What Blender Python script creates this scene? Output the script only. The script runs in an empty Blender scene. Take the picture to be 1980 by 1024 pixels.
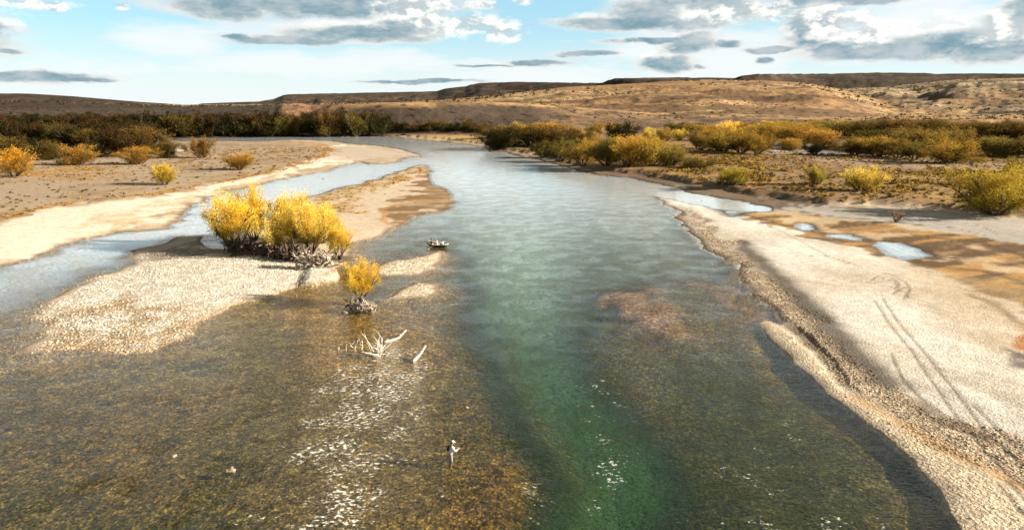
import bpy, math, random
import numpy as np
from mathutils import Vector, Matrix

# ------------------------------------------------------------------ camera, world, sun
C = bpy.context.scene
COL = C.collection
F, CAM_H, HORIZON = 1320.0, 24.0, 206.0            # focal length in photo pixels, metres above the river
PITCH = math.atan((512.0 - HORIZON) / F)
cam_d = bpy.data.cameras.new('camera')
cam_d.lens = 24.0; cam_d.sensor_width = 36.0; cam_d.clip_start = 0.5; cam_d.clip_end = 30000.0
cam = bpy.data.objects.new('camera', cam_d); COL.objects.link(cam)
cam.location = (0, 0, CAM_H); cam.rotation_euler = (math.pi / 2 - PITCH, 0, 0)
C.camera = cam

SUN_EL, SUN_AZ = math.radians(19.0), math.radians(97.0)   # azimuth clockwise from the view direction (+Y)
sun_d = bpy.data.lights.new('sun', 'SUN')
sun_d.energy = 5.0; sun_d.angle = math.radians(0.5); sun_d.color = (1.0, 0.89, 0.74)
sun = bpy.data.objects.new('sun', sun_d); COL.objects.link(sun)
SDIR = Vector((math.cos(SUN_EL) * math.sin(SUN_AZ), math.cos(SUN_EL) * math.cos(SUN_AZ), math.sin(SUN_EL)))
sun.rotation_euler = SDIR.to_track_quat('Z', 'Y').to_euler()
sun.location = (300, -40, 120)
C.view_settings.view_transform = 'Standard'; C.view_settings.look = 'None'
C.view_settings.gamma = 1.0; C.view_settings.use_curve_mapping = False
C.view_settings.exposure = 1.5
C.cycles.max_bounces = 6; C.cycles.diffuse_bounces = 2; C.cycles.glossy_bounces = 2
C.cycles.transparent_max_bounces = 12; C.cycles.transmission_bounces = 4
C.cycles.use_denoising = True
C.cycles.caustics_reflective = False; C.cycles.caustics_refractive = False

cp, sp = math.cos(PITCH), math.sin(PITCH)
FWD = np.array([0, cp, -sp]); UPV = np.array([0, sp, cp])
def ray(px, py):
    a, b = (px - 990.0) / F, (512.0 - py) / F
    return np.array([a, cp + b * sp, -sp + b * cp])
def G(px, py, z=0.0):                               # pixel of the photograph -> point of the plane z
    d = ray(px, py); t = (z - CAM_H) / d[2]
    return d[0] * t, d[1] * t

class NT:                                           # tiny node-expression helper
    def __init__(s, tree): s.t = tree; s.n = tree.nodes; s.l = tree.links
    def new(s, typ, **kw):
        n = s.n.new(typ)
        for k, v in kw.items(): setattr(n, k, v)
        return n
    def put(s, sock, v):
        if v is None: return
        if isinstance(v, bpy.types.NodeSocket): s.l.new(v, sock)
        else: sock.default_value = v
    def m(s, op, a, b=None, c=None, clamp=False):
        n = s.new('ShaderNodeMath', operation=op, use_clamp=clamp)
        s.put(n.inputs[0], a); s.put(n.inputs[1], b); s.put(n.inputs[2], c)
        return n.outputs[0]
    def v(s, op, a, b=None, c=None, out=0):
        n = s.new('ShaderNodeVectorMath', operation=op)
        s.put(n.inputs[0], a); s.put(n.inputs[1], b); s.put(n.inputs[2], c)
        return n.outputs['Value'] if out else n.outputs[0]
    def mix(s, f, a, b, blend='MIX'):
        n = s.new('ShaderNodeMix', data_type='RGBA', blend_type=blend); n.clamp_factor = True
        s.put(n.inputs[0], f)
        for i, x in ((6, a), (7, b)): s.put(n.inputs[i], x if isinstance(x, bpy.types.NodeSocket) else tuple(x) + (1,) * (4 - len(x)))
        return n.outputs[2]
    def noise(s, vec, scale, detail=3, rough=0.55, dist=0.0, out=0, norm=True):
        n = s.new('ShaderNodeTexNoise'); n.normalize = norm
        s.put(n.inputs['Vector'], vec); n.inputs['Scale'].default_value = scale
        n.inputs['Detail'].default_value = detail; n.inputs['Roughness'].default_value = rough
        n.inputs['Distortion'].default_value = dist
        return n.outputs[out]
    def voro(s, vec, scale, feature='F1', out='Distance', rnd=1.0):
        n = s.new('ShaderNodeTexVoronoi', feature=feature)
        s.put(n.inputs['Vector'], vec); n.inputs['Scale'].default_value = scale
        n.inputs['Randomness'].default_value = rnd
        return n.outputs[out]
    def ss(s, x, lo, hi, a=0.0, b=1.0):
        n = s.new('ShaderNodeMapRange', interpolation_type='SMOOTHSTEP')
        s.put(n.inputs[0], x); n.inputs[1].default_value = lo; n.inputs[2].default_value = hi
        n.inputs[3].default_value = a; n.inputs[4].default_value = b
        return n.outputs[0]
    def attr(s, name, out='Fac'):
        n = s.new('ShaderNodeAttribute'); n.attribute_name = name
        return n.outputs[out]

w = bpy.data.worlds.new('World'); C.world = w; w.use_nodes = True
T = NT(w.node_tree); T.n.clear()
sky = T.new('ShaderNodeTexSky', sky_type='NISHITA')
sky.sun_disc = False; sky.sun_elevation = SUN_EL; sky.sun_rotation = SUN_AZ
sky.altitude = 600; sky.air_density = 1.0; sky.dust_density = 0.6; sky.ozone_density = 1.6
tc = T.new('ShaderNodeTexCoord').outputs['Generated']
sx = T.new('ShaderNodeSeparateXYZ'); T.l.new(tc, sx.inputs[0])
az = T.m('ARCTAN2', sx.outputs[0], sx.outputs[1])
hl = T.m('SQRT', T.m('ADD', T.m('MULTIPLY', sx.outputs[0], sx.outputs[0]), T.m('MULTIPLY', sx.outputs[1], sx.outputs[1])))
el = T.m('DIVIDE', sx.outputs[2], T.m('MAXIMUM', hl, 0.02))
uv = T.new('ShaderNodeCombineXYZ'); T.l.new(az, uv.inputs[0]); T.l.new(el, uv.inputs[1]); uv = uv.outputs[0]
def uvpx(px, py):
    d = ray(px, py); return math.atan2(d[0], d[1]), d[2] / math.hypot(d[0], d[1])
# billowing noise, wider than tall
st = T.v('MULTIPLY', uv, (1.0, 2.6, 1.0))
warp = T.noise(st, 9.0, 4, 0.6, out=1)
uvw = T.v('ADD', uv, T.v('MULTIPLY', T.v('SUBTRACT', warp, (0.5, 0.5, 0.5)), (0.075, 0.022, 0.0)))
n_big = T.noise(st, 14.0, 7, 0.62)
n_puf = T.noise(T.v('MULTIPLY', uv, (1.0, 1.8, 1.0)), 24.0, 5, 0.6)
def field(blobs):
    cur = None
    for cx, cy, rx, ry in blobs:
        u0, v0 = uvpx(cx, cy); u1 = uvpx(cx + 40, cy)[0]; v1 = uvpx(cx, cy - 20)[1]
        ru = rx * (u1 - u0) / 40; rv = ry * (v1 - v0) / 20
        q = T.v('MULTIPLY_ADD', uvw, (1 / ru, 1 / rv, 0), (-u0 / ru, -v0 / rv, 0))
        d = T.v('DOT_PRODUCT', q, q, out=1)
        cur = d if cur is None else T.m('MINIMUM', cur, d)
    return T.m('SUBTRACT', 1.0, cur)
DARK = [(610, 6, 270, 30), (430, 14, 95, 24), (560, 76, 125, 11), (700, 64, 140, 17), (800, 50, 70, 17), (470, 70, 60, 6),
        (1225, 42, 150, 15), (1330, 22, 150, 36), (1260, 76, 95, 7), (1335, 85, 52, 22), (1292, 122, 62, 17), (1130, 103, 62, 6),
        (1035, 121, 58, 7), (1490, 98, 70, 6), (1565, 62, 50, 44), (1650, 98, 120, 22), (1790, 86, 150, 31), (1910, 97, 120, 25),
        (1965, 25, 40, 60), (1610, 3, 190, 10), (1472, 118, 24, 9), (80, 148, 120, 11), (165, 154, 60, 6), (10, 95, 40, 6),
        (1360, 130, 14, 5), (1400, 86, 24, 9), (940, 128, 60, 3), (820, 158, 120, 4),
        (-160, 60, 200, 40), (-420, 20, 160, 30), (2180, 60, 190, 60), (2500, 20, 200, 40)]
WHITE = [(1400, 20, 80, 26), (1600, 42, 85, 34), (1500, 20, 38, 24), (1680, 62, 50, 26), (60, 4, 95, 12), (240, 8, 20, 8),
         (925, 3, 38, 9), (1012, 2, 20, 9), (900, 48, 110, 26), (800, 12, 80, 30), (965, 62, 50, 22), (1930, 55, 50, 34)]
VEIL = [(320, 80, 150, 42), (120, 130, 250, 40), (700, 130, 420, 40), (620, 60, 260, 26), (1450, 100, 420, 60), (1800, 60, 420, 90), (1150, 150, 600, 40)]
dk = T.m('ADD', T.m('ADD', T.m('MAXIMUM', field(DARK), -1.6), 0.42), T.m('MULTIPLY', T.m('SUBTRACT', n_big, 0.5), 3.0))
dk = T.m('ADD', dk, T.m('MULTIPLY', T.m('SUBTRACT', n_puf, 0.5), 1.1))
wh = T.m('ADD', T.m('MAXIMUM', field(WHITE), -1.5), T.m('MULTIPLY', T.m('SUBTRACT', n_puf, 0.5), 3.6))
ve = T.m('ADD', field(VEIL), T.m('MULTIPLY', T.m('SUBTRACT', T.noise(T.v('MULTIPLY', uv, (1, 4.5, 1)), 7.0, 6, 0.6), 0.5), 3.0))
low = T.ss(el, 0.0, 0.12, 1.0, 0.0)
veil = T.m('MAXIMUM', T.m('MULTIPLY', T.ss(ve, -0.3, 1.0), 0.9), T.m('MULTIPLY', low, 0.85))
high = T.ss(el, 0.15, 0.26)                                     # unseen sky above the frame: cloud added to whiten water reflections
veil = T.m('MAXIMUM', veil, T.m('MULTIPLY', high, T.ss(n_big, 0.35, 0.6, 0.55, 0.95)))
k = 5.6
k2 = T.m('SUBTRACT', 1.0, T.m('MULTIPLY', T.ss(el, 0.26, 0.50), 0.84))     # unseen sky overhead dimmed to cut fill and near reflections
cyan = T.mix(0.55, T.v('MULTIPLY', sky.outputs[0], (0.62, 0.82, 0.92)), (2.5, 4.0, 4.5))
skyc = T.mix(veil, cyan, (k * .80, k * .83, k * .84))
rel = T.m('SUBTRACT', T.noise(T.v('ADD', st, (0.010, 0.026, 0)), 14.0, 7, 0.62), n_big)      # relief: lit from the upper right
relp = T.m('SUBTRACT', T.noise(T.v('ADD', T.v('MULTIPLY', uv, (1.0, 1.8, 1.0)), (0.008, 0.012, 0)), 24.0, 5, 0.6), n_puf)
dk = T.m('ADD', dk, T.m('MULTIPLY', T.m('SUBTRACT', T.noise(T.v('MULTIPLY', uv, (1, 1.6, 1)), 90.0, 4, 0.65), 0.5), 0.55))
lit = T.ss(T.m('ADD', T.m('MULTIPLY', rel, -3.5), T.m('MULTIPLY', relp, -2.0)), -0.25, 0.55)
dthick = T.ss(T.m('SUBTRACT', dk, T.m('MULTIPLY', lit, 0.55)), -0.1, 1.0)
slate = T.mix(T.ss(n_big, 0.35, 0.68), (k * .17, k * .30, k * .37), (k * .48, k * .54, k * .56))
tops = T.m('ADD', T.m('MAXIMUM', field([(cx + rx * .08, cy - ry * .75, rx * .98, ry * 1.15) for cx, cy, rx, ry in DARK if ry > 12]), -1.5), T.m('MULTIPLY', T.m('SUBTRACT', n_puf, 0.5), 3.2))
skyc = T.mix(T.m('MULTIPLY', T.ss(tops, -0.2, 0.9), 0.9), skyc, T.mix(T.ss(T.m('ADD', n_puf, T.m('MULTIPLY', relp, -1.6)), 0.3, 0.6), (k * .72, k * .76, k * .78), (k * 1.04, k * 1.02, k * .98)))
dcol = T.mix(dthick, (k * .72, k * .73, k * .70), slate)
c2 = T.mix(T.ss(dk, -0.65, 0.85), skyc, dcol)
wcol = T.mix(T.ss(T.m('ADD', n_puf, T.m('MULTIPLY', relp, -1.6)), 0.32, 0.66), (k * .50, k * .56, k * .58), (k * 1.05, k * 1.02, k * .95))
c3 = T.mix(T.m('MULTIPLY', T.ss(wh, -0.5, 1.1), 0.92), c2, wcol)
bg = T.new('ShaderNodeBackground'); c4 = T.v('SCALE', T.mix(T.ss(el, 0.2, 0.5), c3, T.v('MULTIPLY', c3, (1.0, 0.95, 0.82)))); T.l.new(k2, c4.node.inputs['Scale']); T.l.new(c4, bg.inputs[0]); bg.inputs[1].default_value = 0.075
wo = T.new('ShaderNodeOutputWorld'); T.l.new(bg.outputs[0], wo.inputs[0])

# ------------------------------------------------------------------ tagging helpers
def tag(o, label=None, cat=None, group=None, kind=None):
    if label: o['label'] = label
    if cat: o['category'] = cat
    if group: o['group'] = group
    if kind: o['kind'] = kind
    return o
def link(name, mesh, mats=(), parent=None):
    o = bpy.data.objects.new(name, mesh); COL.objects.link(o)
    for m in (mats if isinstance(mats, (list, tuple)) else [mats]):
        if m and m.name not in [x.name for x in mesh.materials if x]: mesh.materials.append(m)
    if parent: o.parent = parent
    return o
def empty(name, loc, rz=0.0, s=(1, 1, 1)):
    o = bpy.data.objects.new(name, None); COL.objects.link(o)
    o.empty_display_size = 0.3
    o.location = loc; o.rotation_euler = (0, 0, rz); o.scale = s
    return o
def np_mesh(name, V, Fq, smooth=True, attrs=None):
    me = bpy.data.meshes.new(name)
    V = np.asarray(V, np.float32); Fq = np.asarray(Fq, np.int32)
    k = Fq.shape[1]; n = len(Fq)
    me.vertices.add(len(V)); me.vertices.foreach_set('co', V.ravel())
    me.loops.add(n * k); me.loops.foreach_set('vertex_index', Fq.ravel())
    me.polygons.add(n); me.polygons.foreach_set('loop_start', np.arange(0, n * k, k, dtype=np.int32))
    me.polygons.foreach_set('use_smooth', np.full(n, smooth))
    me.update(calc_edges=True)
    for nm, a in (attrs or {}).items():
        a = np.asarray(a, np.float32)
        if a.ndim == 1: me.attributes.new(nm, 'FLOAT', 'POINT').data.foreach_set('value', a)
        else:
            a4 = np.ones((len(a), 4), np.float32); a4[:, :3] = a
            me.attributes.new(nm, 'FLOAT_COLOR', 'POINT').data.foreach_set('color', a4.ravel())
    return me

# ------------------------------------------------------------------ noise + distance tools
def _hash(ix, iy, seed):
    h = (ix.astype(np.int64) * 374761393 + iy.astype(np.int64) * 668265263 + seed * 974634777) & 0xFFFFFFFF
    h = ((h ^ (h >> 13)) * 1274126177) & 0xFFFFFFFF
    return ((h ^ (h >> 16)) & 0xFFFF).astype(np.float32) / 65535.0
def vnoise(x, y, seed=0):
    ix, iy = np.floor(x), np.floor(y); fx, fy = x - ix, y - iy
    fx = fx * fx * (3 - 2 * fx); fy = fy * fy * (3 - 2 * fy)
    ix = ix.astype(np.int64); iy = iy.astype(np.int64)
    a = _hash(ix, iy, seed); b = _hash(ix + 1, iy, seed); c = _hash(ix, iy + 1, seed); d = _hash(ix + 1, iy + 1, seed)
    return (a * (1 - fx) + b * fx) * (1 - fy) + (c * (1 - fx) + d * fx) * fy
def fbm(x, y, scale, octv=4, seed=0, gain=0.5):
    s = np.zeros_like(x); amp = 1.0; tot = 0; f = 1.0 / scale
    for i in range(octv):
        s += amp * vnoise(x * f, y * f, seed + i * 17); tot += amp; amp *= gain; f *= 2.03
    return s / tot
def sstep(x, lo, hi):
    t = np.clip((x - lo) / (hi - lo), 0, 1); return t * t * (3 - 2 * t)
def world(pts): return [G(x, y) for x, y in pts]
def seg_dist(X, Y, pts, closed):
    d2 = np.full(X.shape, 1e12, np.float32); n = len(pts)
    for i in range(n if closed else n - 1):
        ax, ay = pts[i]; bx, by = pts[(i + 1) % n]; ex, ey = bx - ax, by - ay
        t = np.clip(((X - ax) * ex + (Y - ay) * ey) / max(ex * ex + ey * ey, 1e-9), 0, 1)
        dx = X - ax - t * ex; dy = Y - ay - t * ey
        np.minimum(d2, dx * dx + dy * dy, out=d2)
    return np.sqrt(d2)
def sdf(X, Y, pix):                                   # > 0 inside, metres
    pts = world(pix); n = len(pts)
    inside = np.zeros(X.shape, bool)
    for i in range(n):
        ax, ay = pts[i]; bx, by = pts[(i + 1) % n]
        c = ((ay > Y) != (by > Y))
        with np.errstate(divide='ignore', invalid='ignore'):
            inside ^= c & (X < (bx - ax) * (Y - ay) / (by - ay if by != ay else 1e-9) + ax)
    d = seg_dist(X, Y, pts, True)
    return np.where(inside, d, -d)
def line(X, Y, pix): return seg_dist(X, Y, world(pix), False)

# ------------------------------------------------------------------ shorelines traced on the ground plane
LEFT = [(-2500, 1300), (-1500, 900), (-600, 640), (-200, 562), (0, 513), (31, 508), (116, 477), (175, 463), (219, 450), (266, 446), (328, 441), (344, 424), (359, 411),
        (400, 384), (440, 370), (500, 358), (533, 350), (579, 340), (629, 332), (662, 321), (688, 314), (703, 315), (721, 318),
        (767, 315), (779, 307), (792, 304), (807, 304), (818, 303), (812, 299), (800, 295), (774, 288), (741, 283), (678, 278), (645, 273), (594, 271),
        (550, 271), (500, 273), (432, 273), (355, 273), (325, 268), (318, 264.5), (280, 263), (-300, 262), (-3000, 262)]
FAR = [(-3000, 258), (0, 260), (320, 262.5), (500, 264), (601, 264), (673, 265), (716, 262.5), (754, 265), (805, 270), (855, 274.5), (896, 279),
       (939, 285), (947, 294), (980, 294), (995, 299), (1031, 306), (1082, 318), (1122, 331), (1158, 338), (1234, 346), (1285, 357), (1324, 371),
       (1379, 381), (1434, 391), (1490, 402), (1482, 408), (1434, 415), (1412, 420), (1390, 409), (1361, 398), (1324, 391), (1298, 385),
       (1265, 379), (1283, 394), (1305, 409), (1316, 429), (1338, 457), (1361, 479), (1386, 492), (1409, 505), (1431, 508), (1442, 518),
       (1427, 531), (1442, 556), (1471, 579), (1493, 597), (1512, 619), (1500, 626), (1479, 619), (1461, 622), (1480, 645), (1521, 683), (1583, 741), (1637, 786), (1679, 819),
       (1728, 857), (1770, 890), (1803, 935), (1832, 972), (1852, 1018), (1890, 1120), (2000, 1500), (6000, 1500), (6000, 235), (3000, 207.6), (-3000, 207.6)]
ISLE = [(818, 318), (779, 329), (736, 343), (703, 354), (657, 364), (609, 376), (572, 390), (540, 412), (505, 438), (470, 462), (438, 468),
        (440, 482), (405, 480), (394, 456), (344, 458), (312, 471), (266, 483), (255, 500), (266, 505), (200, 533), (156, 552), (122, 564), (91, 580), (72, 599),
        (62, 612), (100, 628), (60, 660), (30, 674), (30, 684), (94, 680), (150, 672), (194, 684), (234, 683), (281, 677), (312, 667),
        (359, 652), (381, 630), (437, 599), (478, 583), (530, 572), (570, 556), (600, 556), (648, 545), (656, 530), (648, 520), (662, 512), (684, 498), (688, 470), (723, 463),
        (744, 455), (754, 442), (770, 434), (791, 424), (823, 411), (849, 411), (868, 400), (878, 390), (873, 376), (855, 363), (832, 352), (830, 340), (832, 330), (826, 320)]
BAR_A = [(723, 529), (731, 516), (776, 503), (828, 492), (855, 485), (852, 498), (839, 519), (815, 532), (749, 535)]
BAR_B = [(742, 579), (791, 551), (812, 546), (844, 548), (843, 564), (826, 577), (790, 576)]
POND = [(1680, 470), (1700, 466), (1740, 470), (1775, 482), (1795, 496), (1760, 500), (1735, 503), (1705, 492), (1690, 482)]
POND2 = [(1528, 436), (1550, 432), (1580, 440), (1572, 446), (1545, 443)]
POND3 = [(1590, 452), (1640, 455), (1682, 463), (1670, 467), (1610, 460)]
SLOUGH = [(1493, 598), (1515, 618), (1560, 655), (1605, 700), (1650, 760), (1638, 762), (1600, 713), (1570, 684), (1543, 660), (1505, 630)]
POND4 = [(1490, 283), (1560, 286), (1620, 292), (1700, 301), (1690, 304), (1600, 300), (1520, 296), (1486, 291)]

# ------------------------------------------------------------------ the terrain grid (a fan, finer near the camera)
NR = 760
tt = np.linspace(0, 1, NR)
R0, R1, R2 = 16.0, 700.0, 7000.0
nA = 600
ra = (R0 ** -0.62 + (R1 ** -0.62 - R0 ** -0.62) * np.linspace(0, 1, nA)) ** (-1 / 0.62)
rb = np.geomspace(R1, R2, NR - nA + 1)[1:]
RR = np.concatenate([ra, rb]).astype(np.float64)
core = np.linspace(-43, 43, 840)
side = 43 + (np.linspace(0, 1, 61)[1:] ** 1.5) * 67
TH = np.radians(np.concatenate([-side[::-1], core, side])); NC = len(TH)
GX = (RR[:, None] * np.sin(TH)[None, :]).astype(np.float32)
GY = (RR[:, None] * np.cos(TH)[None, :]).astype(np.float32)
near = RR < 760                                       # polygons matter only here
X, Y = GX[near], GY[near]
jx = (fbm(X, Y, 5, 3, 5) - .5); jy = (fbm(X, Y, 5, 3, 9) - .5)
rr = np.sqrt(X * X + Y * Y)
JA = np.clip(rr / 60, 0.6, 3.0)
XJ, YJ = X + jx * 1.5 * JA, Y + jy * 1.8 * JA
XK, YK = X + jx * 5 * JA, Y + jy * 6 * JA               # looser edge for soil patches
land = np.maximum.reduce([sdf(XJ, YJ, P) for P in (LEFT, FAR, ISLE)] + [sdf(XJ, YJ, P) + .45 for P in (BAR_A, BAR_B)])
for P in (POND, POND2, POND3, POND4): land = np.minimum(land, -sdf(XJ, YJ, P))
slough = sdf(XJ, YJ, SLOUGH)
land = np.where(slough > -0.4, np.minimum(land, 0.7 - slough * 0.45), land)

def soft(pix, w, jit=1):                               # patch mask with an edge w metres wide
    a, b = (XK, YK) if jit else (XJ, YJ)
    return sstep(sdf(a, b, pix), -w, w)
BENCH = [(716, 262), (760, 263), (860, 270), (945, 281), (960, 288), (1040, 300), (1100, 316), (1165, 331), (1240, 339), (1300, 350), (1360, 360), (1440, 378),
         (1520, 388), (1600, 398), (1700, 400), (1830, 408), (1990, 426), (2500, 470), (6000, 500), (6000, 235), (3000, 207.6), (700, 207.6)]
bench = soft(BENCH, 1.6, 0)
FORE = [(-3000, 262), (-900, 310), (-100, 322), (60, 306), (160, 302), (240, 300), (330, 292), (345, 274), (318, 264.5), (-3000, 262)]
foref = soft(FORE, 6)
# heights
n1 = fbm(X, Y, 14, 4, 31) - .5; n2 = fbm(X, Y, 1.6, 3, 41) - .5
hl_ = 0.02 + 0.55 * (1 - np.exp(-np.clip(land, 0, None) / 9)) + 0.05 * np.clip(land, 0, 1)
hl_ += n1 * 0.45 * sstep(land, 0, 8) + n2 * 0.07 * sstep(land, 0, 1.5)
hl_ += bench * sstep(land, 0, 3) * (1.15 + 0.5 * n1)
spit_in = sstep(land, 0, 1.2)
# a cut gravel bank on the downstream side of the island bar, below the big willows
cut = sstep(sdf(X, Y, [(575, 560), (590, 520), (640, 505), (672, 510), (662, 545), (620, 552)]), -0.6, 1.5)
hl_ += cut * 0.55
# depth
steep0 = soft([(1440, 612), (1480, 606), (1900, 900), (2200, 1100), (2000, 1500), (1600, 1500), (1640, 900), (1500, 740)], 1.5)
CH = [(880, 300), (960, 360), (1010, 420), (1010, 520), (1005, 600), (1040, 690), (1105, 790), (1185, 880), (1200, 940), (1150, 1040), (1040, 1200)]
dch = line(X, Y, CH)
dep = 0.42 + 0.28 * (fbm(X, Y, 11, 3, 77)) + 2.3 * np.exp(-(dch / (2.5 + rr * 0.034)) ** 2)
dep += 0.5 * sstep(sdf(X, Y, [(1300, 700), (1500, 700), (1800, 1000), (1850, 1200), (1300, 1200)]), -3, 8)
dep += 1.2 * sstep(rr, 110, 170) + 0.9 * soft([(880, 430), (1300, 420), (1400, 520), (1150, 560), (1200, 640), (960, 640), (900, 520)], 5)
dep = np.maximum(dep, 0)
SUB1 = [(1155, 566), (1190, 552), (1240, 556), (1290, 585), (1345, 625), (1395, 660), (1390, 690), (1320, 672), (1240, 640), (1190, 610)]
SUB2 = [(1335, 535), (1390, 552), (1440, 580), (1485, 612), (1470, 625), (1420, 600), (1370, 570)]
SUB3 = [(560, 572), (660, 560), (700, 590), (800, 585), (840, 600), (830, 700), (780, 740), (640, 720), (560, 640), (480, 600)]
SUB4 = [(30, 610), (110, 600), (180, 620), (120, 690), (60, 720), (-60, 720)]
SUB5 = [(900, 900), (960, 880), (1010, 960), (1000, 1100), (880, 1100)]
sub = np.maximum.reduce([soft(SUB1, 2.6), soft(SUB2, 2.2) * .8, soft(SUB3, 2.5) * .75, soft(SUB4, 2) * .8, soft(SUB5, 2) * 0.4])
RIF = [(880, 690), (830, 750), (840, 800), (790, 900), (770, 1024), (740, 1150), (440, 1150), (500, 1024), (530, 930), (560, 840), (600, 740), (680, 660)]
riff = soft(RIF, 5)
dep = dep * (1 - 0.82 * sub) * (1 - 0.45 * riff) + 0.06
hw = -dep * (1 - np.exp(-(np.clip(-land, 0, None) / (np.where(sub > .3, 1.5, 3.0 - 2.3 * steep0) + 4.0 * soft([(-300, 560), (300, 490), (480, 560), (460, 640), (300, 720), (-300, 760)], 3))) ** 1.2))
hw -= 0.02 + n2 * 0.10 * sstep(-land, 0, 2)
Z = np.where(land > 0, hl_, hw).astype(np.float32)
RUTS = [[(1690, 590), (1716, 630), (1760, 686), (1800, 742), (1838, 798), (1870, 835), (1905, 880), (1950, 925), (2020, 985)],
        [(1704, 585), (1735, 630), (1785, 690), (1830, 745), (1874, 800), (1905, 842), (1945, 880), (2040, 960)],
        [(1723, 690), (1742, 735), (1775, 770), (1815, 800)], [(1728, 705), (1750, 748), (1790, 788)],
        [(1685, 548), (1700, 540), (1722, 543), (1738, 556), (1730, 566), (1718, 560)],
        [(1696, 535), (1720, 536), (1748, 552), (1760, 566), (1752, 584)], [(1735, 572), (1750, 562), (1757, 570), (1745, 586)],
        [(1725, 578), (1738, 566), (1728, 552), (1706, 545)],
        [(1880, 790), (1960, 870), (2060, 930)], [(1470, 430), (1545, 470), (1600, 500)], [(1540, 500), (1600, 500), (1660, 520)],
        [(1850, 434), (1900, 444), (1930, 458)], [(1700, 428), (1850, 446), (1912, 462)],
        [(1925, 940), (1965, 985), (2010, 1030)], [(1945, 935), (1990, 985), (2030, 1020)]]
rut = np.full(X.shape, 99, np.float32)
for P in RUTS: rut = np.minimum(rut, line(X + jx * .25, Y + jy * .25, P))
rutm = np.exp(-(rut / 0.15) ** 2) * (land > 0)
Z -= 0.03 * rutm

# ------------------------------------------------------------------ soils (albedo per vertex, material colours; willow undercut shade painted in)
def mixc(c, col, m):
    return c * (1 - m[..., None]) + np.array(col, np.float32) * m[..., None]
nA_, nB_, nC_ = fbm(X, Y, 9, 5, 3), fbm(X, Y, 2.2, 4, 13), fbm(X, Y, 40, 4, 23)
streak = fbm(X * 0.35 + Y * 0.05, Y * 1.3 - X * 0.5, 4, 5, 53)
PALE, SAND, SOIL, OCHRE, GREY = (0.62, 0.53, 0.41), (0.43, 0.33, 0.22), (0.19, 0.118, 0.062), (0.42, 0.22, 0.045), (0.50, 0.47, 0.43)
col = np.empty(X.shape + (3,), np.float32); col[:] = SAND
col = mixc(col, PALE, sstep(nA_, 0.42, 0.62) * 0.5)
peb = np.full(X.shape, 0.35, np.float32)
# left plain
leftp = soft([(-3000, 262), (-900, 640), (-200, 500), (0, 432), (110, 402), (300, 378), (450, 351), (560, 325), (622, 305), (640, 290), (560, 272), (300, 262)], 1.5)
col = mixc(col, (0.39, 0.295, 0.20), leftp)
col = mixc(col, (0.30, 0.20, 0.10), leftp * sstep(nA_, 0.52, 0.66) * 0.7)
pal_l = soft([(-600, 600), (0, 505), (200, 450), (330, 425), (390, 380), (520, 345), (640, 318), (790, 300), (700, 284), (650, 280), (640, 300), (560, 328), (440, 356), (300, 384), (110, 408), (0, 440), (-600, 560)], 1.2)
col = mixc(col, (0.78, 0.69, 0.55), pal_l * 0.95)
col = mixc(col, (0.60, 0.40, 0.20), soft([(100, 468), (200, 420), (390, 372), (520, 348), (400, 380), (350, 410), (330, 436), (230, 445)], 1.2) * sstep(nB_, .35, .7) * .7)
col = mixc(col, (0.45, 0.36, 0.27), soft([(650, 284), (740, 287), (800, 300), (770, 312), (700, 310), (660, 312), (640, 300)], 4) * .8)
gl = line(XJ, YJ, [(-400, 500), (0, 428), (60, 412), (110, 402), (200, 389), (300, 377), (450, 350), (560, 326), (618, 306), (638, 292), (620, 281), (560, 274), (450, 271)])
veg = np.zeros(X.shape, np.float32)
vgl = np.exp(-(gl / (0.9 + rr * .009)) ** 2) * sstep(nB_, 0.36, 0.6)
col = mixc(col, OCHRE, vgl * .9); veg = np.maximum(veg, vgl)
p = soft([(20, 335), (120, 322), (240, 322), (230, 350), (80, 352)], 4) * sstep(nB_, .4, .62)
col = mixc(col, OCHRE, p * .7); veg = np.maximum(veg, p * .9)
p = soft([(300, 290), (500, 280), (620, 290), (560, 310), (450, 330), (330, 320)], 8) * sstep(nB_, .48, .62)
col = mixc(col, (0.22, 0.13, 0.05), p * .7); veg = np.maximum(veg, p * .6)
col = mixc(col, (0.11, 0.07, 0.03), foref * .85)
# island
isl = soft(ISLE, 1.0, 0)
col = mixc(col, (0.58, 0.47, 0.34), isl)
p = soft([(590, 388), (660, 368), (740, 345), (812, 322), (822, 335), (790, 352), (750, 368), (700, 385), (680, 415), (610, 420)], 1.5)
col = mixc(col, (0.48, 0.30, 0.11), p * sstep(nB_, .3, .6)); veg = np.maximum(veg, p * .7 * sstep(nB_, .42, .62))
p = soft([(812, 318), (835, 330), (838, 350), (862, 365), (882, 385), (872, 404), (822, 414), (775, 434), (742, 436), (735, 418), (762, 398), (800, 372), (818, 345)], 1.0)
col = mixc(col, (0.22, 0.13, 0.055), p * (0.6 + .4 * sstep(streak, .35, .6)))
rim = np.exp(-(line(XJ, YJ, [(738, 415), (760, 400), (800, 390), (850, 392), (878, 388)]) / 0.9) ** 2) + np.exp(-(line(XJ, YJ, [(738, 416), (736, 430), (760, 436), (800, 424)]) / 0.7) ** 2)
col = mixc(col, (0.45, 0.22, 0.06), np.clip(rim, 0, 1) * .8)
lowbar = soft([(440, 486), (560, 500), (662, 520), (655, 545), (470, 600), (380, 650), (300, 690), (20, 690), (60, 600), (260, 505), (300, 480)], 1.2)
col = mixc(col, (0.70, 0.63, 0.52), lowbar * sstep(land, 0.0, 2.5))
peb = np.maximum(peb, lowbar)
p = lowbar * soft([(120, 600), (200, 578), (330, 590), (420, 600), (380, 660), (280, 690), (20, 690)], 2)
col = mixc(col, (0.44, 0.32, 0.19), p * sstep(nB_, .3, .6) * .8); peb = np.maximum(peb, p * 1.4)
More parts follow.
